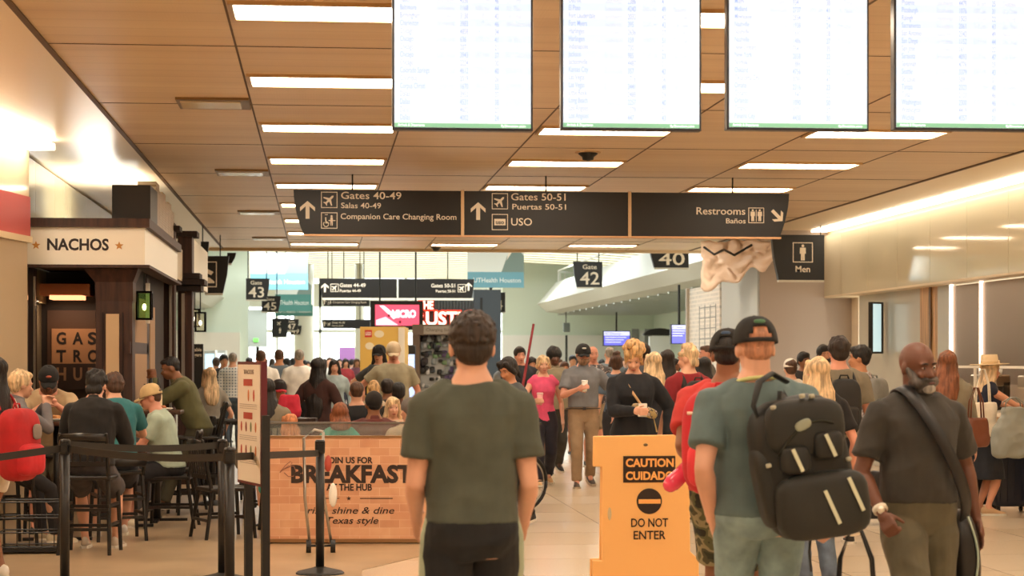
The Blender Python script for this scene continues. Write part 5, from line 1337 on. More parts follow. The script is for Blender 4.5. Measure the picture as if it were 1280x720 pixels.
# group on the right
P10 = person('blonde person in black t-shirt holding a white bag behind the big black backpack', 1022, 13.6, 446, BACK+.1, skin='red', fem=True, bulk=1.05, top=('tee','#1b1a1c'), bot=('jeans','#5b6878'), hair=('long','light'),
     arms=({'rel':(-.10,-.05,-.5)},{'rel':(.20,-.0,-.47),'pole':(.7,.5,0)}), hands=('relax','fist'))
P11 = person('dark haired person in olive grey t-shirt with a black backpack seen from behind', 1048, 17.0, 421, BACK, skin='red', bulk=1.1, top=('tee','#7b7260'), bot=('pants','#1d1d22'), hair=('short','dark'))
P12 = person('dark haired person in patterned white shirt with a grey backpack, turned left', 1074, 20.2, 432, BACK+.7, skin='tan', top=('tee','#c8c6cc'), topkind='floral', bot=('jeans','#93a7b8'), hair=('short','black'), shoe='#ece6da', head=(0,.5,0))
person('dark haired bearded person facing forward left of the olive grey t-shirt', 1030, 26, 431, .1, skin='tan', top=('tee','#3a3634'), bot=('pants','#2d2d32'), hair=('short','black'), beard=('#1c1613',None))
person('dark haired person mostly hidden behind the blonde hair on the right', 1005, 27.5, 440, .3, skin='brown', top=('tee','#2f2b2b'), bot=('pants','#2d2d32'), hair=('short','black'))
person('person in a white cap and white shirt behind the shoulder of the teal grey t-shirt', 988, 24, 449, BACK, skin='fair', top=('tee','#dcd6cc'), bot=('pants','#4b4b55'), hair=('short','brown'), cap=('#d9d4ca',))
P13 = person('person with long copper red hair in an olive grey top with sunglasses on the head', 1184, 18.2, 438, BACK-.25, skin='fair', fem=True, bulk=1.02, top=('long','#8a826f'), bot=('pants','#3a3630'), hair=('long','red'))
P14 = person('person in a wide straw hat and navy top reaching towards the counter', 1229, 20.2, None, R_+.05, H=1.68, skin='pale', fem=True, top=('tank','#20263a',-.05), bot=('skirt','#23262e',-.5), hair=('long','light'), cap=('#e3c9a0','straw',-.08),
     arms=({'at':(-.12,-.55,1.12),'pole':(-.3,.2,-1)},{'at':(.14,-.58,1.08),'pole':(.3,.2,-1)}), hands=('relax','relax'), lean=.12, shoe='#c7a27a')
P15 = person('person outside the right frame edge whose brown forearm reaches to the counter', 1345, 20.0, None, L_, H=1.72, skin='brown', top=('tee','#2c2a2a'), bot=('pants','#2c2a2a'), hair=('short','black'), arms=({'at':(-.1,-.48,1.14),'pole':(-.3,.2,-1)},{'at':(.2,-.40,1.1),'pole':(.3,.2,-1)}), hands=('relax','relax'))
# left frame edge
P16 = person('person with long dark hair and white shorts at the left frame edge', -8, 14.3, 446, L_-.55, skin='brown', fem=True, bulk=1.0, top=('tee','#ddd6c8'), bot=('shorts','#e6dccb',.45), hair=('verylong','black'), shoe='#e9e3d8',
     arms=({'rel':(-.06,-.2,-.42)},{'rel':(.06,-.28,-.38)}))
# seated at the bar tables
def seat_for(P, label, kind=None, rz=None, back=None, dx=0, dy=0):
    sh = (P.hz-.095)*P.s; 
    return chair('bar_stool' if sh>.6 else 'dining_chair', label, P.x+dx, P.y+dy, P.rz if rz is None else rz, sh, back or (.42 if sh<.6 else .34), 'bar stool' if sh>.6 else 'chair')
T1 = table('dark high table between the tan shirt and the black jacket', 72, 17.3, 1.06, .5, .5)
P17 = person('person in tan shirt and black cap eating with both hands at the high table', 60, 18.2, 456, .15, sit=True, skin='red', bulk=1.15, top=('tee','#b59c7a'), bot=('shorts','#6d6450'), hair=('crew','brown'), cap=('#1d1b1b','cap',None,('#b0563c',-.095,.085)), beard=('#6a4430',None), lean=.3, hunch=.3, head=(.15,0,0),
     arms=({'at':(-.07,-.42,1.20),'pole':(-.8,0,-.8)},{'at':(.09,-.42,1.20),'pole':(.8,0,-.8)}), hands=('grip','grip'), sleeve=.75)
seat_for(P17,'bar stool under the person in the tan shirt',back=.1)
P18 = person('person with light tan hair in grey sweatshirt with hands clasped before the face', 6, 16.9, 463, R_+.5, sit=True, skin='fair', fem=True, bulk=1.05, top=('long','#6f6a6c'), bot=('leggings','#2d2a2c'), hair=('short','light'), shoe='#d8c8a8', sole='#efe6d2', lean=.1, hunch=.2,
     arms=({'at':(-.06,-.36,1.22),'pole':(-.6,0,-.8)},{'at':(.05,-.38,1.22),'pole':(.6,0,-.8)}), hands=('grip','grip'))
seat_for(P18,'bar stool under the person in the grey sweatshirt',back=.1)
P19 = person('person with curly black hair in a black jacket seen from behind on a bar stool', 113, 16.2, 463, BACK-.1, sit=True, skin='fair', bulk=1.04, top=('jacket','#1b1a1b'), bot=('shorts','#4a4648'), hair=('curlytop','black'), shoe='#b8aa98', lean=.2, hunch=.2, head=(.1,0,0),
     arms=({'rel':(-.02,-.34,-.30),'pole':(-.5,.3,-.9)},{'rel':(.02,-.34,-.30),'pole':(.5,.3,-.9)}))
seat_for(P19,'black slatted bar stool under the person in the black jacket')
P20 = person('person with short brown hair in a teal t-shirt leaning over the high table', 147, 17.4, 466, L_-1.3, sit=True, skin='fair', top=('tee','#2f6f74'), bot=('shorts','#3a3a40'), hair=('short','brown'), shoe='#d8d2c8', lean=.2, hunch=.2, head=(.2,.2,0),
     arms=({'rel':(-.05,-.40,-.22),'pole':(-.5,0,-.8)},{'rel':(.05,-.38,-.25),'pole':(.5,0,-.8)}))
seat_for(P20,'bar stool under the person in the teal t-shirt',back=.1)
P21 = person('person in pale mint t-shirt and beige cap seated in profile facing left', 213, 18.7, 480, L_-.05, sit=True, skin='red', bulk=1.12, belly=.03, top=('tee','#a9b9a8'), bot=('shorts','#1c1b1e',.85), hair=('crew','brown'), cap=('#c9ab7c',), glasses=True, shoe='#dcd0b8', lean=.22, hunch=.1, head=(.05,0,0),
     arms=({'at':(-.12,-.50,.74),'pole':(-.4,.3,-.9)},{'at':(.14,-.50,.74),'pole':(.4,.3,-.9)}))
seat_for(P21,'black slatted chair under the person in the pale mint t-shirt')
P22 = person('person in olive long sleeved shirt seated in profile with hands at the mouth', 248, 20.3, 444, L_+.1, sit=True, skin='brown', bulk=1.15, top=('long','#5c5a3a'), bot=('pants','#4a4534'), hair=('crew','black'), lean=.35, hunch=.15, head=(.1,0,0),
     arms=({'at':(-.05,-.48,1.42),'pole':(-.4,.1,-.9)},{'at':(.07,-.46,1.42),'pole':(.4,.1,-.9)}), hands=('grip','grip'))
seat_for(P22,'tall black bar stool under the person in the olive long sleeved shirt')
person('person with long blonde hair half hidden behind the olive long sleeved shirt', 262, 23.0, 459, BACK+.4, skin='fair', fem=True, top=('tee','#8f8a80'), bot=('pants','#33343a'), hair=('long','light'), arms=({'rel':(-.1,-.1,-.45)},{'rel':(.1,-.1,-.45)}))
T2 = table('dark wooden high table holding the tall condiment bottles', 196, 19.4, 1.10, .5, .5)
T3 = table('brown low table in front of the person in the mint t-shirt', 152, 18.7, .76, .5, .5)
# seated behind the breakfast panel
P23 = person('person with long black hair in a grey tan jacket seated left of the breakfast panel', 333, 19.6, 473, BACK+.1, sit=True, skin='tan', fem=True, bulk=1.1, top=('jacket','#867a66'), bot=('pants','#33343a'), hair=('long','black'))
seat_for(P23,'black slatted chair under the grey tan jacket',back=.46)
person('person with red and black cap facing the long black hair', 349, 23.6, 475, .3, sit=True, skin='tan', top=('tee','#2a2528'), bot=('pants','#33343a'), hair=('short','black'), cap=('#22181a','cap','#b8252c'))
P24 = person('person with very long black hair in a dark brown dress standing behind the breakfast panel', 398, 22.3, 447, BACK-.5, skin='brown', fem=True, bulk=1.12, top=('long','#3c211c'), bot=('dress','#4a1f1d',-.6), hair=('verylong','black'), arms=({'rel':(-.14,-.2,-.42)},{'rel':(.12,-.1,-.45)}))
person("small person with long light auburn hair at the breakfast panel left end", 362, 18.3, 517, BACK+.5, sit=True, H=1.4, skin='fair', fem=True, top=('tee','#d9755e'), bot=('shorts','#4aa394'), hair=('long','#b8744a'))
person('person with thick auburn wavy hair and teal straps seated behind the breakfast panel', 425, 18.6, 503, BACK, sit=True, skin='fair', fem=True, top=('tank','#3c9c88'), bot=('pants','#33343a'), hair=('bob','auburn'))
person('person with crew cut brown hair in a black t-shirt seated facing away', 446, 21, 476, BACK, sit=True, skin='fair', bulk=1.1, top=('tee','#17171a'), bot=('pants','#33343a'), hair=('crew','brown'))
person('small person with curly golden hair seated between two darker heads', 467, 24.6, 477, BACK+.3, sit=True, H=1.5, skin='fair', fem=True, top=('tee','#b9a58a'), bot=('pants','#33343a'), hair=('curlytop','blonde'))
person('person with dark brown hair seated farthest back in the centre group', 484, 25.5, 473.5, BACK, sit=True, skin='brown', top=('tee','#4a4038'), bot=('pants','#33343a'), hair=('short','dark'))
person('person with round black hair seated in front of the beige t-shirt', 498, 23.6, 478, BACK, sit=True, skin='dark', top=('tee','#2a2724'), bot=('pants','#33343a'), hair=('short','black'))
person('person in dark knit cap and maroon brown shirt seated facing away', 467, 19.2, 490, BACK+.15, sit=True, skin='brown', bulk=1.12, top=('long','#5d2a24'), bot=('pants','#33343a'), hair=('crew','black'), cap=('#1f1a18','beanie'))
person('blonde person facing forward with a hand at the mouth at the centre table', 491, 20.6, 496, .1, sit=True, H=1.62, skin='fair', fem=True, top=('tee','#c9b79e'), bot=('pants','#33343a'), hair=('long','light'), arms=({'rel':(.14,-.22,-.02),'pole':(-.5,0,-.9)},{'rel':(-.10,-.3,-.2),'pole':(.5,0,-.9)}))
person('person with grey cap and tan sweater seated at the right end of the breakfast panel', 512, 18.2, 498, BACK+.5, sit=True, skin='fair', bulk=1.15, top=('long','#a8927a'), bot=('pants','#33343a'), hair=('crew','brown'), cap=('#6a625c','beanie'))
# standing behind
P25 = person('person in beige t-shirt and beige cap looking down beside the yellow kiosk', 492, 26.5, 428, -.1, skin='red', bulk=1.12, belly=.02, top=('tee','#a29a80'), bot=('shorts','#6b6454'), hair=('crew','brown'), cap=('#cdb99a',), head=(.18,.1,0), arms=({'rel':(-.20,.02,-.44),'pole':(-.9,.3,0)},{'rel':(.12,-.05,-.48)}))
P26 = person('person with dark cap and dark grey shirt with a black bag behind the beige t-shirt', 474, 28.5, 431.5, -.3, skin='fair', top=('tee','#3d4040'), bot=('pants','#26262a'), hair=('long','black'), fem=True, cap=('#1b1718','cap'), arms=({'rel':(-.22,.02,-.40),'pole':(-.9,.3,0)},{'rel':(.1,-.05,-.48)}))
P27 = person('left of the two people in white shirts and dark trousers seen from behind', 326, 31, 437, BACK, skin='red', bulk=1.15, top=('tee','#eceae4'), bot=('pants','#1b1b20'), hair=('crew','brown'))
P28 = person('person in blue grey t-shirt with one hand on the back between the two white shirts', 349, 33.5, 436, BACK, skin='tan', bulk=1.1, top=('tee','#66727c'), bot=('pants','#4c4c50'), hair=('crew','brown'), arms=({'rel':(-.08,-.05,-.5)},{'rel':(-.08,.18,-.34),'pole':(.9,.3,-.2)}))
P29 = person('right of the two people in white shirts and dark trousers seen from behind', 374, 32, 436, BACK, skin='fair', bulk=1.08, top=('tee','#f0eee8'), bot=('pants','#1b1b20'), hair=('crew','grey'))
P30 = person('black haired person in pink top and pale denim jacket facing forward', 418, 31, 449, .05, skin='fair', fem=True, top=('jacket','#9fb0b4'), bot=('pants','#c98b96'), hair=('long','black'), arms=({'rel':(-.1,-.15,-.42)},{'rel':(.1,-.15,-.42)}))
person('person in blue plaid shirt standing in front of the far left wall', 291, 36, 440, BACK, skin='fair', top=('long','#4f6e8a'), topkind='plaid', bot=('jeans','#4a5a6c'), hair=('crew','grey'))
person('slim person in dark clothes left of the blue plaid shirt', 280, 38, 443, .2, skin='tan', top=('tee','#39393f'), bot=('pants','#2b2b30'), hair=('short','black'))
person('person in patterned top with black hair between the two white shirts', 358, 40, 447, BACK, skin='tan', fem=True, top=('tee','#9a8c84'), bot=('pants','#4c4850'), hair=('long','black'))
# farther crowd: made from a few figures, each copy with its own clothes
def recolour(t, tops, bots, hairs):
    for ch in t.children_recursive:
        n = ch.name.split('.')[0]
        c = tops if n in ('t_shirt','long_sleeved_shirt','sleeveless_top','jacket') else bots if n in ('trousers','shorts','skirt') else hairs if n=='hair' else None
        if c and ch.material_slots:
            ch.material_slots[0].link = 'OBJECT'; ch.material_slots[0].material = M(c,'hair' if n=='hair' else 'cloth')
protos = [person('person in black top in the far crowd right of the tall white column', 400, 52, 447, BACK, top=('tee','#222226'), bot=('pants','#2b2b30'), hair=('short','dark')),
          person('person in faded red top in the far crowd left of the yellow kiosk', 432, 50, 448, .2, skin='tan', fem=True, top=('tee','#a8383c'), bot=('pants','#3a3a44'), hair=('long','dark')),
          person('person in pale jacket in the far crowd near the pink display', 412, 47, 446, .1, skin='fair', top=('jacket','#c9c4bc'), bot=('pants','#3a3a44'), hair=('crew','brown')),
          person('person in teal top in the far crowd below the gate 47 sign', 366, 56, 447, BACK, skin='brown', fem=True, top=('tee','#3b6a70'), bot=('shorts','#3a3a44'), hair=('bob','black'))]
far = [(385,58,1,'#5a5450','#2b2b30','dark grey brown'),(393,64,0,'#3c4a5a','#2b2b30','navy'),(406,60,3,'#7a2c34','#30303a','wine red'),(424,57,2,'#4b5a50','#2b2b30','moss green'),(440,61,0,'#d9d6d0','#3d4652','white'),(428,70,3,'#2a2a30','#2b2b30','charcoal'),(446,54,1,'#8c5a6a','#30303a','mauve'),(381,70,2,'#a09a90','#45454c','stone grey'),(415,76,0,'#6a4a3a','#2b2b30','brown'),(437,78,1,'#b06a3c','#3a3a40','rust orange'),(370,72,0,'#e2e0da','#2f3642','off-white'),
       (404,80,2,'#2f4a6a','#2b2b30','deep blue'),(455,66,0,'#c04a50','#3a3a40','coral red'),(340,62,1,'#b5b0a4','#4a4a50','beige'),(332,72,0,'#4f4f58','#2b2b30','slate'),
       (628,44,1,'#7a7470','#2b2b30','taupe'),(640,52,0,'#c9b8a4','#3a3a40','sand'),(671,50,2,'#2a2c34','#2b2b30','ink blue'),(700,56,0,'#94a0a8','#3d3d46','pale blue grey'),(722,60,3,'#7b2f5a','#30303a','magenta'),(752,48,0,'#3b3b40','#2b2b30','graphite'),(781,46,2,'#5c7080','#2b2b30','steel blue'),(793,40,1,'#24242a','#2b2b30','black'),(822,42,0,'#a8988a','#40404a','fawn'),(845,36,3,'#2b2830','#2b2b30','dark plum'),(868,33,0,'#6a6058','#3a3a40','khaki brown'),(880,31,1,'#3a2e2a','#2b2b30','dark brown'),(820,33,2,'#1f2024','#2b2b30','jet black'),
       (312,44,2,'#8a949c','#3a3a44','cloud grey'),(270,42,0,'#c7c9c8','#5a6a7a','light grey'),(268,48,3,'#4a6a8a','#2b2b30','denim blue')]
for i,(px,d,k,c1,c2,nm) in enumerate(far):
    where = 'left of the tall centre sign stand' if px<350 else 'between the white shirts and the yellow kiosk' if px<460 else 'left of the grey polo' if px<725 else 'between the grey polo and the black sweatshirt' if px<800 else 'near the mural wall'
    if px<350: where='near the far left wall'
    sp_ = spot(px,d); t_ = dup(protos[k].t,(sp_[0],sp_[1],0),(BACK if i%3 else .2)+random.uniform(-.5,.5),f'far person in {nm} clothes {where}')
    s_ = random.uniform(.95,1.02)*protos[k].s; t_.scale=(s_,)*3
    recolour(t_,c1,c2,['#1c1512','#3a2618','#5c3c24','#12100f'][i%4])

_pc = None
SEATED = [(333,None)]
import re as _re
for _t in [o for o in bpy.data.objects if o.get('category')=='person' and o.get('label') and ('seated' in o['label'] or 'coral' in o['label'] or 'auburn' in o['label'] or 'centre table' in o['label']) and o.location.x > -1.2 and o.location.y < 27]:
    if 'grey tan' in _t['label']: continue
    who = _re.sub(r'^(small )?(blonde )?person (with|in|facing) ','',_t['label']).split(' seated')[0].split(' at the')[0]
    lab = ' '.join(('dark chair under the person with '+who).split()[:16])
    if _pc is None: _pc = chair('dining_chair',lab,_t.location.x,_t.location.y,_t.rotation_euler.z,.44,.40,'chair')
    else: dup(_pc,(_t.location.x,_t.location.y,0),_t.rotation_euler.z,lab)
# ------------------------------------------------------------------ bags, cups and other carried things
# big black backpack slung on the right shoulder, tilted
def big_pack():
    t = thing('backpack','large black backpack with pale reflective strips slung on the teal grey t-shirt','backpack',(P2.x,P2.y,0),P2.rz); t.scale=(P2.s,)*3
    R0 = RY(.22); c = P2.TP(-.105,.235,.215)     # local x mirrors on screen
    sx = 1
    # screen right is local -x when seen from behind; find the sign from the world frame
    def L(x,y,z): return c + R0 @ Vector((-x,y,z))
    B = M('#12130f','cloth',.6); B2 = M('#191a15','cloth',.6); RF = M('#c9cbb0','plain',.5)
    def rb(cx,cy,cz,w,dp,h,name,mat,par=t,e=.5,rot=0):
        q=MB(); q.ell(L(cx,cy,cz),(w/2,dp/2,h/2),R0@RY(-rot),24,12,e); return q.build(name,mat,par,smooth=True)
    rb(0,0,-.03,.40,.25,.60,'main_compartment',B,e=.55)
    rb(.02,.10,.14,.34,.10,.24,'top_pocket',B2,e=.6,rot=.15)
    rb(.02,.11,-.19,.40,.14,.28,'lower_pocket',B2,e=.5,rot=.1)
    rb(-.06,.125,.02,.13,.09,.12,'small_pocket',B,e=.5,rot=.15); rb(.09,.125,.05,.13,.09,.12,'small_pocket',B,e=.5,rot=.15)
    rb(-.17,.03,-.08,.10,.15,.34,'side_pocket',B2,e=.5)
    for x_,z_,h_ in ((-.06,.02,.10),(.09,.05,.10),(.04,-.20,.15),(.15,-.17,.15)):
        q=MB(); q.box((-.0075,-.004,-h_/2),(.0075,.004,h_/2),rot=R0@RY(.22),at_=L(x_,.178 if z_>-.1 else .184,z_)); q.build('reflective_strip',RF,t)
    q=MB(); q.ell(L(0,.155,.155),(.038,.008,.022),R0@RY(.25),14,6,.8); q.build('oval_emblem',M('#8f9480','plain',.5),t,smooth=True)
    q=MB(); q.tube([L(-.13+.26*i/8,.150-.0*i,.05+.09*math.sin(PI*(i/8)*.8)+.03*i/8) for i in range(9)],.006,6); q.build('zip',M('#3a3b34','metal',.5),t,smooth=True)
    for x_,z_ in ((-.17,.02),(-.15,-.14),(-.10,.25),(.03,.27),(.07,.26),(-.10,-.24),(.17,-.03)):
        q=MB(); q.ell(L(x_,.12 if abs(x_)>.12 else .125,z_),(.012,.010,.009),R0,10,6,.5); q.build('buckle',M('#a8a48e','plain',.4),t,smooth=True)
    # strap over the right hand shoulder
    q=MB(); pts=[L(-.04,.02,.27),P2.TP(-.10,.14,.42),P2.TP(-.115,.08,.50),P2.TP(-.12,.0,.535),P2.TP(-.125,-.08,.48),P2.TP(-.13,-.14,.34),P2.TP(-.16,-.12,.16),P2.TP(-.20,.02,.02)]
    q.ribbon(pts,.036,.009,P2.TP(0,0,.40)); q.build('shoulder_strap',B,t,smooth=True)
    q=MB(); q.tube([L(-.15,.06,.16),L(-.16,.05,.27),L(-.11,.03,.36),L(-.04,.0,.38),L(.02,-.02,.33)],.024,8,flat=.010); q.build('loose_strap',B,t,smooth=True)
    q=MB(); q.tube([L(-.04,.05,-.32),L(-.06,.05,-.38),L(-.07,.05,-.46)],.012,8,flat=.004); q.build('hanging_webbing',B,t,smooth=True)
big_pack()
backpack(P3,'red backpack with a pale reflective band on the red t-shirt','#c0202c',w=.40,h=.54,dep=.22,col2='#d8343c',accents='#e8c4b0',z=.24)
p = W_(P3,P3.hand1)
t = thing('drink_bottle','translucent pinkish red drink bottle held low beside the caution sign','bottle',(0,0,0))
b_ = at(866,580,10.3); a_ = at(838,606,10.25)
q=MB(); dd=(b_-a_); q.limb(a_,a_+dd*.85,[(0,.040),(.1,.046),(.5,.043),(.9,.046),(1,.034)],n=18); q.build('bottle_body',M('#ee4a66','plain',.15),t,smooth=True)
MB().limb(a_+dd*.88,b_,[(0,.030),(1,.028)],n=14,rnd=False).build('bottle_cap',M('#c43a48','plain',.3),t,smooth=True)
tag(thing('_','',''),'','') if False else None
# black bag carried by the teal t-shirt: only its two long handles and top edge show
hx = at(1064,655,8.9); 
simple_bag('tote_bag','black carry bag hanging from the hand at the bottom right of the big backpack','bag',(at(1070,720,8.75).x,at(1070,720,8.75).y,.24),.17,.07,.30,'#191716',handle=.30,rz=-.5)
# cross-body strap and shoulder bag of the bearded person
t = thing('shoulder_bag','black shoulder bag with a pale curved trim hanging at the hip of the bearded person','bag',(P4.x,P4.y,0),P4.rz); t.scale=(P4.s,)*3
B = M('#171515','leather',.45)
q=MB(); q.ribbon([P4.TP(-.07,.13,.50),P4.TP(-.09,.04,.590),P4.TP(-.085,-.08,.570),P4.TP(-.045,-.165,.47),P4.TP(.02,-.195,.36),P4.TP(.08,-.195,.26),P4.TP(.14,-.185,.15),P4.TP(.215,-.11,.02),P4.TP(.24,.02,-.10)],.030,.006,P4.TP(0,0,.35)); q.build('shoulder_strap',B,t,smooth=True)
q=MB(); q.ell(P4.TP(.25,.06,-.22),(.075,.13,.21),RY(-.12),20,12,.7); q.build('bag_body',B,t,smooth=True)
q=MB(); q.tube([P4.TP(.235+.035*math.sin(i/9*PI)+.03*i/9,-.065-.005*math.sin(i/9*PI),-.04-.36*i/9) for i in range(10)],.006,6); q.build('pale_trim',M('#a8b8a8','plain',.4),t,smooth=True)
t = thing('wrist_watch','pale wrist watch on the bearded person','watch',(P4.x,P4.y,0),P4.rz); t.scale=(P4.s,)*3
wv=P4.wr0; u=P4.hu0; q=MB(); q.limb(wv-u*.035,wv-u*.010,[(0,.036),(1,.036)],n=16,rnd=False); q.build('watch_strap',M('#d8cdb8','plain',.4),t,smooth=True)
q=MB(); q.ell(wv-u*.022+Vector((-.01,-.036,0)),(.019,.008,.019)); q.build('watch_case',M('#e8e2d4','metal',.3),t,smooth=True)
t = thing('lanyard','pale yellow neck lanyard on the teal grey t-shirt','lanyard',(P2.x,P2.y,0),P2.rz); t.scale=(P2.s,)*3
q=MB(); q.tube([P2.TP(.092*math.cos(PI*i/10),.012+.085*math.sin(PI*i/10),.545+.018*math.sin(PI*i/10)) for i in range(11)],.009,8); q.build('lanyard_band',M('#c9c98a','cloth'),t,smooth=True)
# cups and phone
cup(P6,0,'white paper cup with a lid in the hand of the person in the grey polo',sleeve='#efe8dc',h=.14)
cup(P5,0,'pale pink plastic cup in the hand of the person in the pink top',col='#f0a8a8',lid='#f3c9c4',h=.15)
t = thing('phone','pale phone held by the person in the black sweatshirt','phone',tuple(W_(P7,P7.hand0)),-.2); t.rotation_euler=(-.6,0,-.2)
MB().box((-.042,-.006,-.06),(.042,.006,.09)).build('phone_case',M('#c8bfae','plain',.3),t,bevel=.006); MB().box((-.038,.006,-.055),(.038,.008,.085)).build('phone_screen',M('#11141a','plain',.1),t)
t = thing('crossbody_pouch','small gold patterned pouch on a tan strap across the black sweatshirt','bag',(P7.x,P7.y,0),P7.rz); t.scale=(P7.s,)*3
q=MB(); q.ribbon([P7.TP(-.09,-.07,.51),P7.TP(-.06,-.15,.43),P7.TP(.01,-.19,.33),P7.TP(.07,-.19,.24)],.012,.004,P7.TP(0,0,.35)); q.build('strap',M('#c0986c','leather'),t,smooth=True)
q=MB(); q.ell(P7.TP(.09,-.19,.20),(.13,.03,.05),RY(.35),18,8,.6); q.build('pouch_body',M('#a8905c','floral'),t,smooth=True)
q=MB(); q.tube([P7.TP(.17,-.17,.17),P7.TP(.19,-.17,.08),P7.TP(.21,-.15,.0)],.010,8,flat=.004); q.build('hanging_strap',M('#c9b07c','cloth'),t,smooth=True)
backpack(P8,'dark backpack on the maroon t-shirt','#22201f',z=.27,w=.28,h=.42)
backpack(P11,'slim black backpack on the olive grey t-shirt','#1b1a1a',z=.24,w=.27,h=.46,dep=.14)
backpack(P12,'grey patterned backpack on the patterned white shirt','#7c7c78',col2='#55554f',z=.28,w=.30,h=.42)
backpack(P16,'red backpack with a grey patch at the left frame edge','#b5141c',col2='#c8202a',z=.14,w=.34,h=.56,dep=.24)
q=MB(); q.ell(P16.bc+Vector((-.06,.13,.10)),(.05,.012,.06),None,14,8,.7); q.build('grey_patch',M('#8c8078','cloth'),P16.bp,smooth=True)
backpack(P26,'black bag on the back of the person with the dark cap','#1a1819',z=.2,w=.3,h=.4)
p = W_(P10,P10.hand0); simple_bag('shopping_bag','white shopping bag hanging between the big backpack and the bearded person','bag',(p.x,p.y,p.z-.36),.15,.07,.30,'#e6dac6',handle=.06,rz=.4,kind='plain')
p = W_(P13,P13.TP(.2,.02,.1)); 
simple_bag('handbag','brown leather handbag at the side of the copper red hair','bag',(P13.x+.20,P13.y-.22,.80),.14,.06,.26,'#6e3a24',handle=.28,rz=.2,kind='leather')
simple_bag('tote_bag','cream canvas tote on the shoulder of the person in the straw hat','bag',(P14.x-.10,P14.y-.27,.82),.16,.05,.34,'#efe3cf',handle=.34,rz=.1,top=1.0)
simple_bag('plastic_bag','grey translucent carrier bag hanging below the straw hat person','bag',(P14.x+.10,P14.y-.60,.62),.22,.10,.50,'#8d9088',handle=.10,rz=.1,kind='plain',wr=.011,top=.55)
gx = spot(1225,20.9); suitcase('black suitcase under the grey carrier bag',(gx[0]-.05,gx[1],0),.46,.62,.26,'#1b1818',handle=.0)
gx = spot(1262,20.6); suitcase('navy blue suitcase at the right frame edge',(gx[0],gx[1],0),.44,.60,.26,'#232838',rz=.1,handle=.15)
gx = spot(1089,19.0); suitcase('small black cabin suitcase standing behind the bearded person',(gx[0],gx[1],0),.36,.46,.22,'#1e1d20',handle=.0)
gx = spot(1210,19.2); suitcase('black hard shell case with shiny edge left of the grey carrier bag',(gx[0],gx[1]+.9,0),.36,.80,.24,'#231f1d',handle=.0)
simple_bag('handbag','small dark handbag hanging at the counter near the right edge','bag',tuple(W_(P15,P15.wr0)+Vector((0,0,-.50))),.11,.05,.17,'#2a1a14',handle=.3,kind='leather',rz=.1)
gx = spot(362,21.0); t = simple_bag('red_bag','bright red bag beside the red and black cap','bag',(gx[0],gx[1],.98),.13,.10,.24,'#c4283c',handle=0)
gt = thing('side_table','small dark table carrying the bright red bag','table',(gx[0],gx[1],0)); MB().lathe([(.3,.94),(.3,.975),(.001,.975)]).build('table_top',M('#2a1a14','wood'),gt); MB().rod((0,0,0),(0,0,.95),.03).build('pedestal',BLK,gt)
# wheelchair with red flag pole
wx = spot(633,20.9)
t = thing('wheelchair','black wheelchair half hidden behind the olive shirt, one big wheel showing','wheelchair',(wx[0],wx[1],0),-1.0)
for sx in (-1,1):
    m=MB(); pts=[(sx*.29,.31*math.cos(2*PI*i/28),.31+.295*math.sin(2*PI*i/28)) for i in range(29)]; m.tube(pts,.019,8); wh=m.build('wheel',M('#141313','plain',.5),t,smooth=True)
    m=MB()
    for i in range(8): an=2*PI*i/8; m.rod((sx*.29,0,.31),(sx*.29,.29*math.cos(an),.31+.29*math.sin(an)),.007)
    m.build('spokes',BLK,wh); m=MB(); pts=[(sx*.325,.25*math.cos(2*PI*i/24),.31+.25*math.sin(2*PI*i/24)) for i in range(25)]; m.tube(pts,.008,6); m.build('push_rim',STEEL,wh,smooth=True)
    m=MB(); m.lathe([(.07,-.015),(.07,.015)],c=(sx*.2,-.42,.07),mat=RY(PI/2)); m.build('front_caster',BLK,t)
    m=MB(); m.tube([(sx*.24,.28,.92),(sx*.24,.18,.92),(sx*.24,.16,.5),(sx*.24,-.30,.48),(sx*.22,-.45,.14)],.012,8); m.tube([(sx*.26,.14,.70),(sx*.26,-.2,.70),(sx*.26,-.22,.48)],.012,8); m.build('side_frame',BLK,t)
MB().box((-.23,-.3,.47),(.23,.15,.50)).build('seat',M('#1f2024','leather'),t); MB().box((-.23,.14,.5),(.23,.16,.88)).build('backrest',M('#1f2024','leather'),t)
a_ = at(650,490,20.6); b_ = at(667,405,20.9)
tag(MB().rod(at(640,560,20.6),b_,.017,.013).build('red_pole',M('#8c1f2a','plain',.4)),'tall thin dark red pole rising beside the wheelchair','pole')
# folded pushchair / trolley at the breakfast panel post
gx = spot(401,16.2); t = thing('folding_trolley','slim folding trolley leaning by the post in front of the breakfast panel','trolley',(gx[0],gx[1],0))
m=MB(); m.tube([(-.09,0,.06),(-.13,0,.45),(-.14,0,.95),(-.05,.0,1.02),(.02,0,1.0)],.012,8); m.build('tube_frame',STEEL,t,smooth=True); m=MB(); m.tube([(.09,0,.06),(.02,0,.5),(.02,0,1.0)],.012,8); m.build('tube_frame',STEEL,t,smooth=True)
for sx in (-.10,.10): m=MB(); m.lathe([(.055,-.02),(.055,.02)],c=(sx,0,.055),mat=RY(PI/2)); m.build('wheel',DARK,t)
MB().rod((-.10,0,.06),(.10,0,.06),.01).build('axle',DARK,t)
q=MB(); q.ell((.10,-.03,.48),(.035,.02,.10)); q.build('white_tag',WHITE,t,smooth=True); q=MB(); q.ell((.06,-.03,.74),(.03,.02,.07)); q.build('red_tag',RD,t,smooth=True)
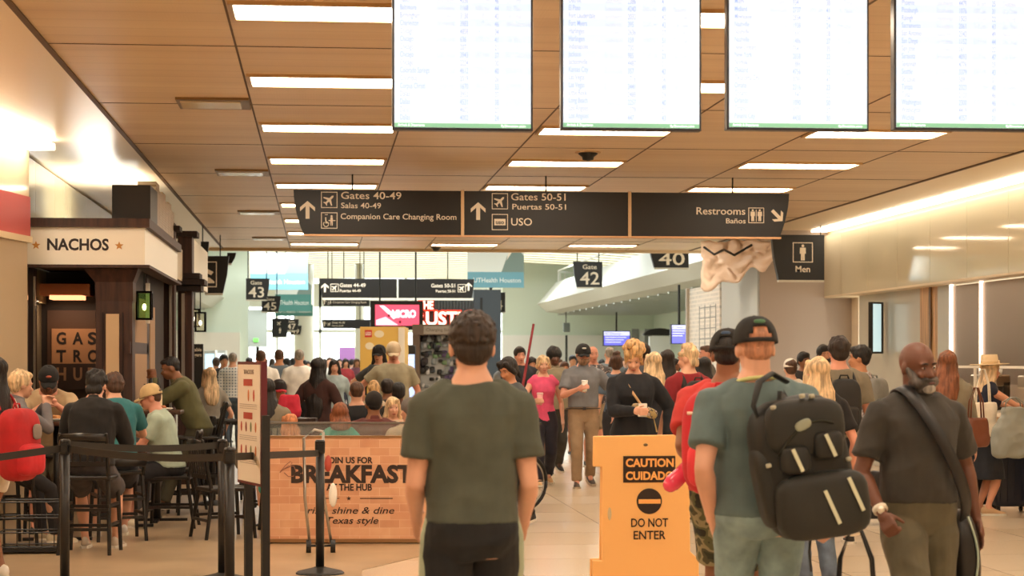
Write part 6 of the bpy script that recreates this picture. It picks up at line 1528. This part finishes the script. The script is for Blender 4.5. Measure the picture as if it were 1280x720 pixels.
# bottles and plates on the tables
for i,(px,c,lab) in enumerate(((177,'#e2d2b2','cream squeeze bottle with a black top, left one on the condiment table'),(186,'#dccba8','cream squeeze bottle with a black top, right one on the condiment table'),(169,'#c8a878','short amber bottle at the left of the condiment table'))):
    x,y=spot(px+12,19.4); t=thing('sauce_bottle',lab,'bottle',(x,y,1.10)); h=.20 if i<2 else .14
    MB().lathe([(.035,0),(.038,.01),(.038,h*.75),(.022,h),(.001,h)]).build('bottle_body',M(c,'plain',.4),t,smooth=True)
    MB().lathe([(.026,h),(.028,h+.05),(.014,h+.07),(.010,h+.12),(.001,h+.12)]).build('bottle_top',DARK,t,smooth=True)
def plate(px,d,z,label,food='#c98a4a'):
    x,y=spot(px,d); t=thing('food_tray',label,'tray',(x,y,z)); MB().lathe([(.08,0),(.13,.02),(.125,.024),(.07,.006),(.001,.006)],n=20).build('tray_dish',M('#ece4d6','plain',.5),t,smooth=True)
    q=MB(); rr_=random.Random(int(px)); 
    for i in range(7): q.ell((rr_.uniform(-.05,.05),rr_.uniform(-.05,.05),.03),(.03,.03,.022),None,8,6)
    q.build('food',M(food,'plain',.7),t,vox=.008)
plate(66,17.25,1.06,'pale food tray in front of the person in the tan shirt'); plate(163,18.55,.76,'food tray on the low table beside the mint t-shirt','#d8923c')
plate(200,19.3,1.10,'food tray on the condiment table beside the bottles','#a8643a')
# wire rack with a black case beside the first post
x,y = spot(40,16.2); t = thing('wire_rack','low black wire rack standing on the floor behind the first barrier post','rack',(x,y,0))
m=MB()
for sx in (-.25,.25):
    for sy_ in (-.15,.15): m.rod((sx,sy_,0),(sx,sy_,.46),.010)
for z in (.06,.18,.30,.43):
    for sy_ in (-.15,.15): m.rod((-.25,sy_,z),(.25,sy_,z),.006)
    for sx in (-.25,.25): m.rod((sx,-.15,z),(sx,.15,z),.006)
for i in range(5): m.rod((-.25+.1*i+.05,-.15,.06),(-.25+.1*i+.05,-.15,.43),.004)
m.build('wire_frame',BLK,t); MB().box((-.24,-.14,.02),(.24,.14,.05)).build('shelf',DARK,t)
# extra empty chairs
cx,cy = spot(281,17.6); chair('dining_chair','empty black chair with a round emblem on its solid back by the second post',cx,cy,R_+.4,.46,.42,'chair')
cx,cy = spot(232,20.6); chair('dining_chair','empty black slatted chair behind the pale mint t-shirt',cx,cy,L_+.2,.46,.42,'chair')
cx,cy = spot(283,22.0); chair('dining_chair','empty black chair farther back near the blonde hair on the left',cx,cy,.2,.46,.46,'chair')
# ------------------------------------------------------------------ shops and displays in the hall
def boxthing(name,label,cat,px0,px1,py0,py1,d,depth,mat,z0=None):
    a=at(px0,py0,d); b_=at(px1,py1,d); t=thing(name,label,cat,((a.x+b_.x)/2,(a.y+b_.y)/2,0),-A); w=(px1-px0)*d/F/2; zt=a.z; zb=b_.z if z0 is None else z0
    MB().box((-w,0,zb),(w,depth,zt)).build('cabinet',mat,t,bevel=.01); return t,w,zb,zt,d/F
t,w,zb,zt,s_ = boxthing('toy_kiosk','yellow toy display kiosk with a small red logo and pale bubbles','kiosk',450,506,408.5,470,34,1.2,M('#dcb65c','plain',.5),0)
MB().box((-w+6*s_,-.01,zt-13*s_),(-w+15*s_,0,zt-4*s_)).build('logo_square',M('#c8342c','plain',.5),t); text('LEGO',-w+7*s_,zt-10.5*s_,7*s_,4*s_,WHITE,t,-.01,.03)
for bx,bz,r1,r2 in ((24,9,6,4.5),(12,24,5.5,4.5),(38,30,5,4)):
    q=MB(); q.prism([(-w+bx*s_+r1*s_*math.cos(2*PI*i/18),zt-bz*s_+r2*s_*math.sin(2*PI*i/18)) for i in range(18)],-.01,0); q.build('white_bubble',M('#e8dfc4','plain',.5),t)
MB().box((w-8*s_,-.02,0),(w,0,zt-1*s_)).build('side_panel',M('#e6e0d0','plain',.5),t)
SM = M('#e8506a','emit',strength=1.0)
f = SF(44,495,394); t = thing('advert_screen','pink advertising screen above the yellow toy kiosk','screen',f.o)
MB().box((f.x(463),0,f.z(412)),(f.x(529),.25,f.z(376))).build('screen_housing',M('#1c1718','plain',.4),t); MB().box((f.x(469),-.01,f.z(407)),(f.x(524),0,f.z(381))).build('screen_image',SM,t)
PKW = M('#ffe6ee','emit',strength=1.0); PKD = M('#7a1a38','emit',strength=.5)
text('MICRO',f.x(490),f.z(396.5),30*f.sc,8.5*f.zs,PKW,t,-.012,.06)
MB().prism([(f.x(474),f.z(382)),(f.x(480),f.z(382)),(f.x(497),f.z(396)),(f.x(492),f.z(399))],-.012,-.01).build('picture_shape',PKW,t)
MB().prism([(f.x(470),f.z(400)),(f.x(482),f.z(396)),(f.x(498),f.z(406.5)),(f.x(470),f.z(406.5))],-.012,-.01).build('picture_shape',M('#ffc4d4','emit',strength=1.0),t)
for px,py in ((486,394.5),(492,389.5),(500,402.5)): m=MB(); disc(m,f.x(px),f.z(py),1.8*f.sc,-.014,-.012); m.build('picture_berry',PKD,t)
for px in (475,520): MB().rod((f.x(px),.1,f.z(376)),(f.x(px),.1,5.7-f.o.z),.02).build('ceiling_mount',DARK,t)
# store with corrugated front
f = SF(50,575,440); t = thing('rustic_store','dark corrugated shop front with glowing red and white letters','shop',(f.o.x,f.o.y,0)); z0_=f.o.z
CG = M('#565a5a','metal',.45); m=MB(); xa,xb=f.x(526),f.x(611)
n_=44
for i in range(n_): x_=xa+(xb-xa)*i/n_; m.box((x_,.0 if i%2 else .05,1.9),(x_+(xb-xa)/n_,.2,HC+(HY-373)*f.zs))
m.build('corrugated_wall',CG,t); MB().box((f.x(592),-.05,0),(f.x(626),1.2,HC+(HY-362)*f.zs)).build('pier',M('#39424a','plain',.5),t); MB().box((f.x(600),-.06,0),(f.x(603),-.05,3.2)).build('pier_joint',DARK,t)
MB().box((f.x(500),.2,0),(f.x(611),1.0,2.0)).build('shop_wall',M('#3c3330','plain',.6),t)
zz=lambda py: HC+(HY-py)*f.zs
GL=M('#fff0d8','emit',strength=1.5); RR=M('#d8301c','emit',strength=1.1)
for s1,a,b_,yb,ch in (('THE',523,541,386.5,9.5),('RUSTIC',519,592,406,15.5)):
    text(s1,f.x(a-1),zz(yb+1.2),(b_-a+2)*f.sc,(ch+2.4)*f.zs,RR,t,-.10,.06,th=.08,name='letter_backing'); text(s1,f.x(a),zz(yb),(b_-a)*f.sc,ch*f.zs,GL,t,-.18,.02,th=.02)
# accessory rack below
D=40; t,w,zb,zt,s_ = boxthing('accessory_stand','brown framed accessory stand crowded with small goods behind the olive shirt','stand',517,585,406,500,D,.1,M('#6d5a4c','plain',.5),0)
x_=lambda px:(px-551)*s_; z_=lambda py: HC+(HY-py)*s_
MB().box((x_(517),-.5,0),(x_(526),0,z_(406))).build('frame_post',M('#6d5a4c','plain',.5),t); MB().box((x_(576),-.5,0),(x_(585),0,z_(406))).build('frame_post',M('#6d5a4c','plain',.5),t)
MB().box((x_(517),-.52,z_(419)),(x_(585),-.0,z_(406))).build('header',M('#75655a','plain',.5),t); MB().box((x_(531),-.54,z_(418)),(x_(576),-.52,z_(408))).build('header_sign',M('#a8a098','plain',.5),t)
text('Charging Station',x_(534),z_(414.5),38*s_,3.6*s_,M('#6d655e','plain',.6),t,-.54,.0)
MB().box((x_(526),-.08,0.2),(x_(576),-.0,z_(419))).build('back_board',M('#c9ccd0','plain',.5),t)
rr_=random.Random(11)
for i in range(80):
    px=rr_.uniform(528,574); py=423+ (i//12)*10+rr_.uniform(-2,2); c_=rr_.choice(['#1b1b20','#2a2430','#5a4a78','#d8d8dc','#46505a','#7a9a74','#16161a','#9aa4ac','#202024'])
    q=MB(); q.ell((x_(px),-.14,z_(py)),(s_*rr_.uniform(2.4,4.4),.05,s_*rr_.uniform(2,4.2)),None,10,6,.5); tg=q.build('accessory',M(c_,'plain',.4),smooth=True)
    tg.location=t.location; tg.rotation_euler=t.rotation_euler
    tag(tg,'small packed accessory hanging on the brown framed accessory stand','accessory','accessories on the stand')
# blue-white info display behind the beige t-shirt
t,w,zb,zt,s_ = boxthing('info_display','blue white information display with a black top behind the beige t-shirt','display',504,519,432,500,36,.2,M('#1b1b20','plain',.4),0)
MB().box((-w+.01,-.012,.5),(w-.01,0,zt-11*s_)).build('display_face',M('#a9c0ee','emit',strength=1.0),t)
for i in range(6): MB().box((-w+.04,-.016,zt-(16+i*5)*s_),(w-.04,-.012,zt-(15+i*5)*s_)).build('text_line',M('#e6eefc','emit',strength=1.0),t)
# gate information screens
for a,b_,y0,y1,d,lab in ((754,788,413.5,432.5,70,'purple blue gate screen left of the white counter'),(838.5,861,405.5,430,46,'purple blue gate screen beside the mural wall')):
    f=SF(d,(a+b_)/2,(y0+y1)/2); t=thing('gate_screen',lab,'screen',f.o); w=f.x(b_)
    MB().box((-w,0,f.z(y1)),(w,.15,f.z(y0))).build('screen_housing',DARK,t)
    MB().box((-w+.03,-.02,f.z(y1-1)),(w-.03,0,f.z(y0+6))).build('screen_lower',M('#6d6ee0','emit',strength=1.0),t); MB().box((-w+.03,-.02,f.z(y0+6)),(w-.03,0,f.z(y0+1))).build('screen_header',M('#cfd0fa','emit',strength=1.0),t)
    text('42 Denver',-w*.85,f.z(y0+5),w*1.2,3*f.zs,M('#5558c0','emit',strength=.9),t,-.02,.0)
    for i in range(3): MB().box((-w*.85,-.024,f.z(y0+8.6+i*3)),(w*(.7-.2*i),-.02,f.z(y0+7.8+i*3))).build('text_line',M('#e0e0ff','emit',strength=1.0),t)
    MB().rod((0,.1,f.z(y0)),(0,.1,3.4-f.o.z if d<60 else 1.2),.03).build('mount',DARK,t)
f=SF(72,708,409); t=thing('wall_speaker','grey box speaker hanging on a wire in front of the far wall','speaker',f.o); MB().box((f.x(704.5),0,f.z(415)),(f.x(712.5),.25,f.z(403.5))).build('speaker_box',M('#6f7872','plain',.5),t,bevel=.02); MB().rod((0,.12,f.z(403.5)),(0,.12,3.4-f.o.z),.015).build('hanging_rod',DARK,t)
p=spot(708,70); tag(MB().rod((p[0],p[1],0),(p[0],p[1],HC+(HY-419)/F*70),.04).build('thin_pole',DARK),'thin dark pole standing before the pale far wall','pole')
# white counters by the gate
for a,b_,y0,d,lab in ((795,812,413,66,'steel and white gate podium beside the purple blue screens'),(812,838,420,60,'low white gate counter with a dark umbrella top')):
    t,w,zb,zt,s_=boxthing('gate_podium',lab,'counter',a,b_,y0,500,d,.5,M('#dfe3de','plain',.4),0)
    if a==795:
        for px in (-.25,.18): MB().box((px-.12,-.05,zt-.9),(px+.12,.0,zt+.05)).build('steel_panel',M('#8b8f8c','metal',.4),t)
    else:
        m=MB(); m.prism([(.5*math.cos(PI*i/12),zt+.02+.22*math.sin(PI*i/12)) for i in range(13)],-.0,.6); m.build('dark_dome',DARK,t)
# mural construction wall and plastic sheeting
m_, N, L, b = node_mat('mural_print')
tc=N.new('ShaderNodeTexCoord'); sw=N.new('ShaderNodeSeparateXYZ'); cw=N.new('ShaderNodeCombineXYZ'); L.new(tc.outputs['Object'],sw.inputs[0]); L.new(sw.outputs[1],cw.inputs[0]); L.new(sw.outputs[2],cw.inputs[1])
bk=N.new('ShaderNodeTexBrick'); bk.inputs['Scale'].default_value=3.2; bk.inputs['Mortar Size'].default_value=.05; bk.inputs['Color1'].default_value=(*lin('#cfd0cc'),1); bk.inputs['Color2'].default_value=(*lin('#e4e2dc'),1); bk.inputs['Mortar'].default_value=(*lin('#f0ece4'),1); L.new(cw.outputs[0],bk.inputs[0])
L.new(bk.outputs[0],b.inputs['Base Color']); b.inputs['Roughness'].default_value=.5
ya=34.0; yb=atX(860,400,7.0).y
mw=thing('mural_wall','pale temporary construction wall printed with a building mural','wall panel',(7.0,ya,0))
MB().box((0,0,0),(.1,yb-ya,2.95)).build('wall_panel',m_,mw)
m=MB(); 
for k in range(4): m.box((-.006,.3+k*.5,1.6),(0,.34+k*.5,2.6))
for k in range(6): m.box((-.006,.3,1.6+k*.19),(0,1.85,1.62+k*.19))
m.build('printed_window_grid',M('#9aa0a2','plain',.6),mw)
MB().box((-.05,yb-ya-.12,0),(.12,yb-ya,2.97)).build('end_post',M('#b9b4aa','plain',.5),mw)
dw=atX(912,430,6.98); 
MB().box((-.03,dw.y-ya-.35,0),(0,dw.y-ya+.25,1.95)).build('dark_doorway',M('#2a2420','plain',.6),mw)
sheet=MB(); n1_,n2_=26,18; V=[]
for i in range(n1_):
    row=[]
    for j_ in range(n2_):
        u=i/(n1_-1); v_=j_/(n2_-1); px=868+92*u
        top_=305-2*math.sin(u*3); bot=362-46*max(0,u-.25)+6*math.sin(u*17); py=top_+(bot-top_)*v_
        q_=at(px,py,31.3+2.2*(1-u)); w_=noise.noise(Vector((u*5,v_*3,.3)))*.35+noise.noise(Vector((u*14,v_*9,2)))*.12
        row.append(q_+Vector((0,-abs(w_)-.6,w_*.2)))
    V.append(row)
sheet.loft(V,closed=False,cap=False)
o=sheet.build('plastic_sheeting',M('#efd6c0','plain',.35),smooth=True); o.modifiers.new('s','SOLIDIFY').thickness=.01
tag(o,'crumpled translucent plastic sheeting draped above the construction wall','sheeting')
m=MB(); m.tube([at(880,309,32.0),at(893,318,31.8),at(905,312,31.6),at(918,319,31.4),at(940,306,31.2)],.02,6); tag(m.build('loose_cable',DARK,smooth=True),'dark cable sagging across the plastic sheeting','cable')
# wall television edge-on
a_=atX(1104,410,8.3); t=thing('wall_television','slim dark television mounted edge on to the right wall','television',(8.3,a_.y,0))
ztop=atX(1104,377,8.2).z; zbot=atX(1104,442,8.2).z
t.rotation_euler=(0,0,.75)
MB().box((-.34,-.02,zbot),(-.02,.05,ztop)).build('screen_body',M('#16130f','plain',.3),t,bevel=.005); MB().box((-.32,-.026,zbot+.03),(-.10,-.02,ztop-.03)).build('screen_face',M('#b4cdd0','emit',strength=.8),t); MB().box((-.12,-.0,zbot+.3),(.0,.05,ztop-.3)).build('wall_bracket',DARK,t)
# counter with machines at the right
cy0=atX(1190,455,8.1).y
t=thing('service_counter','cream service counter with glass front at the right edge','counter',(0,0,0)); MB().box((7.75,19.0,0),(8.3,24.4,.95)).build('counter_base',M('#c2a684','plain',.4),t); MB().box((7.68,18.95,.95),(8.3,24.45,1.0)).build('counter_top',M('#f0e4d0','gloss',.2),t)
m=MB(); m.box((7.72,19.0,1.5),(7.74,24.4,1.53)); 
for y_ in (19.0,20.8,22.6,24.38): m.box((7.72,y_,1.0),(7.75,y_+.025,1.53))
m.build('glass_rail',M('#efe6d6','plain',.4),t)
for k,(y_,lab) in enumerate(((22.9,'chrome and black coffee machine on the counter left of the white post'),(21.3,'chrome and black coffee machine on the counter at the right edge'))):
    t=thing('coffee_machine',lab,'coffee machine',(8.02,y_,1.0),-.9)
    MB().box((-.18,-.16,0),(.18,.16,.05)).build('drip_tray',DARK,t); MB().box((-.18,.0,.05),(.18,.16,.34)).build('machine_body',M('#2a2624','plain',.35),t,bevel=.01); MB().box((-.18,-.16,.28),(.18,.16,.42)).build('brew_head',M('#b9b2a6','metal',.3),t,bevel=.015)
    MB().rod((-.06,-.13,.20),(-.06,-.13,.28),.012).build('spout',CHROME,t); MB().rod((.06,-.13,.20),(.06,-.13,.28),.012).build('spout',CHROME,t)
    for i in range(3): MB().lathe([(.028,0),(.036,.07),(.034,.07),(.026,.004)],c=(-.1+.1*i,.05,.42)).build('stacked_cup',WHITE,t,smooth=True)
# left hall: shop sign and pale display screens
f=SF(33,247,445); 
t=thing('shop_sign','black shop sign with small white words right of the tall timber post','sign',(f.o.x,f.o.y,0)); zz=lambda py: HC+(HY-py)*f.zs
MB().box((f.x(238),0,.9),(f.x(254),.06,zz(430))).build('sign_panel',SIGN,t); MB().box((f.x(238),-.02,0),(f.x(254),.1,.9)).build('sign_base',SIGN,t)
text('able',f.x(243),zz(439),9*f.sc,4*f.zs,LET,t,0,.02); text('gers',f.x(243),zz(445.5),9*f.sc,4*f.zs,LET,t,0,.02)
for px,d,lab,c_ in ((262,44,'tall pale blue display column left of the plaid shirt','#bcd8ec'),(275,50,'white display column beside the pale blue display column','#e4ecee')):
    t,w,zb,zt,s_=boxthing('display_column',lab,'display',px-7,px+7,438,500,d,.3,M('#d8dcd8','plain',.4),0); MB().box((-w*.8,-.02,.5),(w*.8,0,zt-.08)).build('display_face',M(c_,'emit',strength=1.0),t)
# purple shop display and tall sign mast in the far hall
t,w,zb,zt,s_=boxthing('far_shop','small far shop with a violet sign band and bright shelves','shop',424,448,434,500,84,2,M('#b8a6b4','plain',.5),0); MB().box((-w,-.05,zt-.55),(w,0,zt)).build('violet_band',M('#a070b4','plain',.5),t)
for i in range(4): MB().box((-w*.8+i*w*.42,-.06,.9),(-w*.8+i*w*.42+w*.3,0,zt-.8)).build('shelf_goods',M(['#3a3a44','#c8d4dc','#b0404c','#5a6a50'][i],'plain',.5),t)
p=spot(322,58); t=thing('directory_mast','slim dark directory mast with a lit green mark near the far left wall','mast',(p[0],p[1],0)); MB().rod((0,0,0),(0,0,3.1),.05).build('mast_pole',DARK,t); MB().box((-.28,-.05,2.0),(.28,.05,3.1)).build('mast_sign',M('#b9c4c0','plain',.4),t); MB().box((-.12,-.07,2.15),(.02,-.05,2.25)).build('green_mark',M('#6fe05a','emit',strength=1.0),t)
t = thing('belt','dark leather belt with a small buckle on the khaki trousers','belt',(P6.x,P6.y,0),P6.rz); t.scale=(P6.s,)*3
q=MB(); q.tube([P6.TP(.172*math.cos(2*PI*i/24)*1.12,.010+.118*math.sin(2*PI*i/24)*1.12,.045) for i in range(25)],.020,8,flat=.006); q.build('belt_strap',M('#241a15','leather'),t,smooth=True)
q=MB(); q.box((-.022,-.150,hz_-.018+.0),(.022,-.140,hz_+.018)) if False else q.box(P6.TP(-.02,-.132,.028),P6.TP(.02,-.125,.062)); q.build('buckle',CHROME,t)
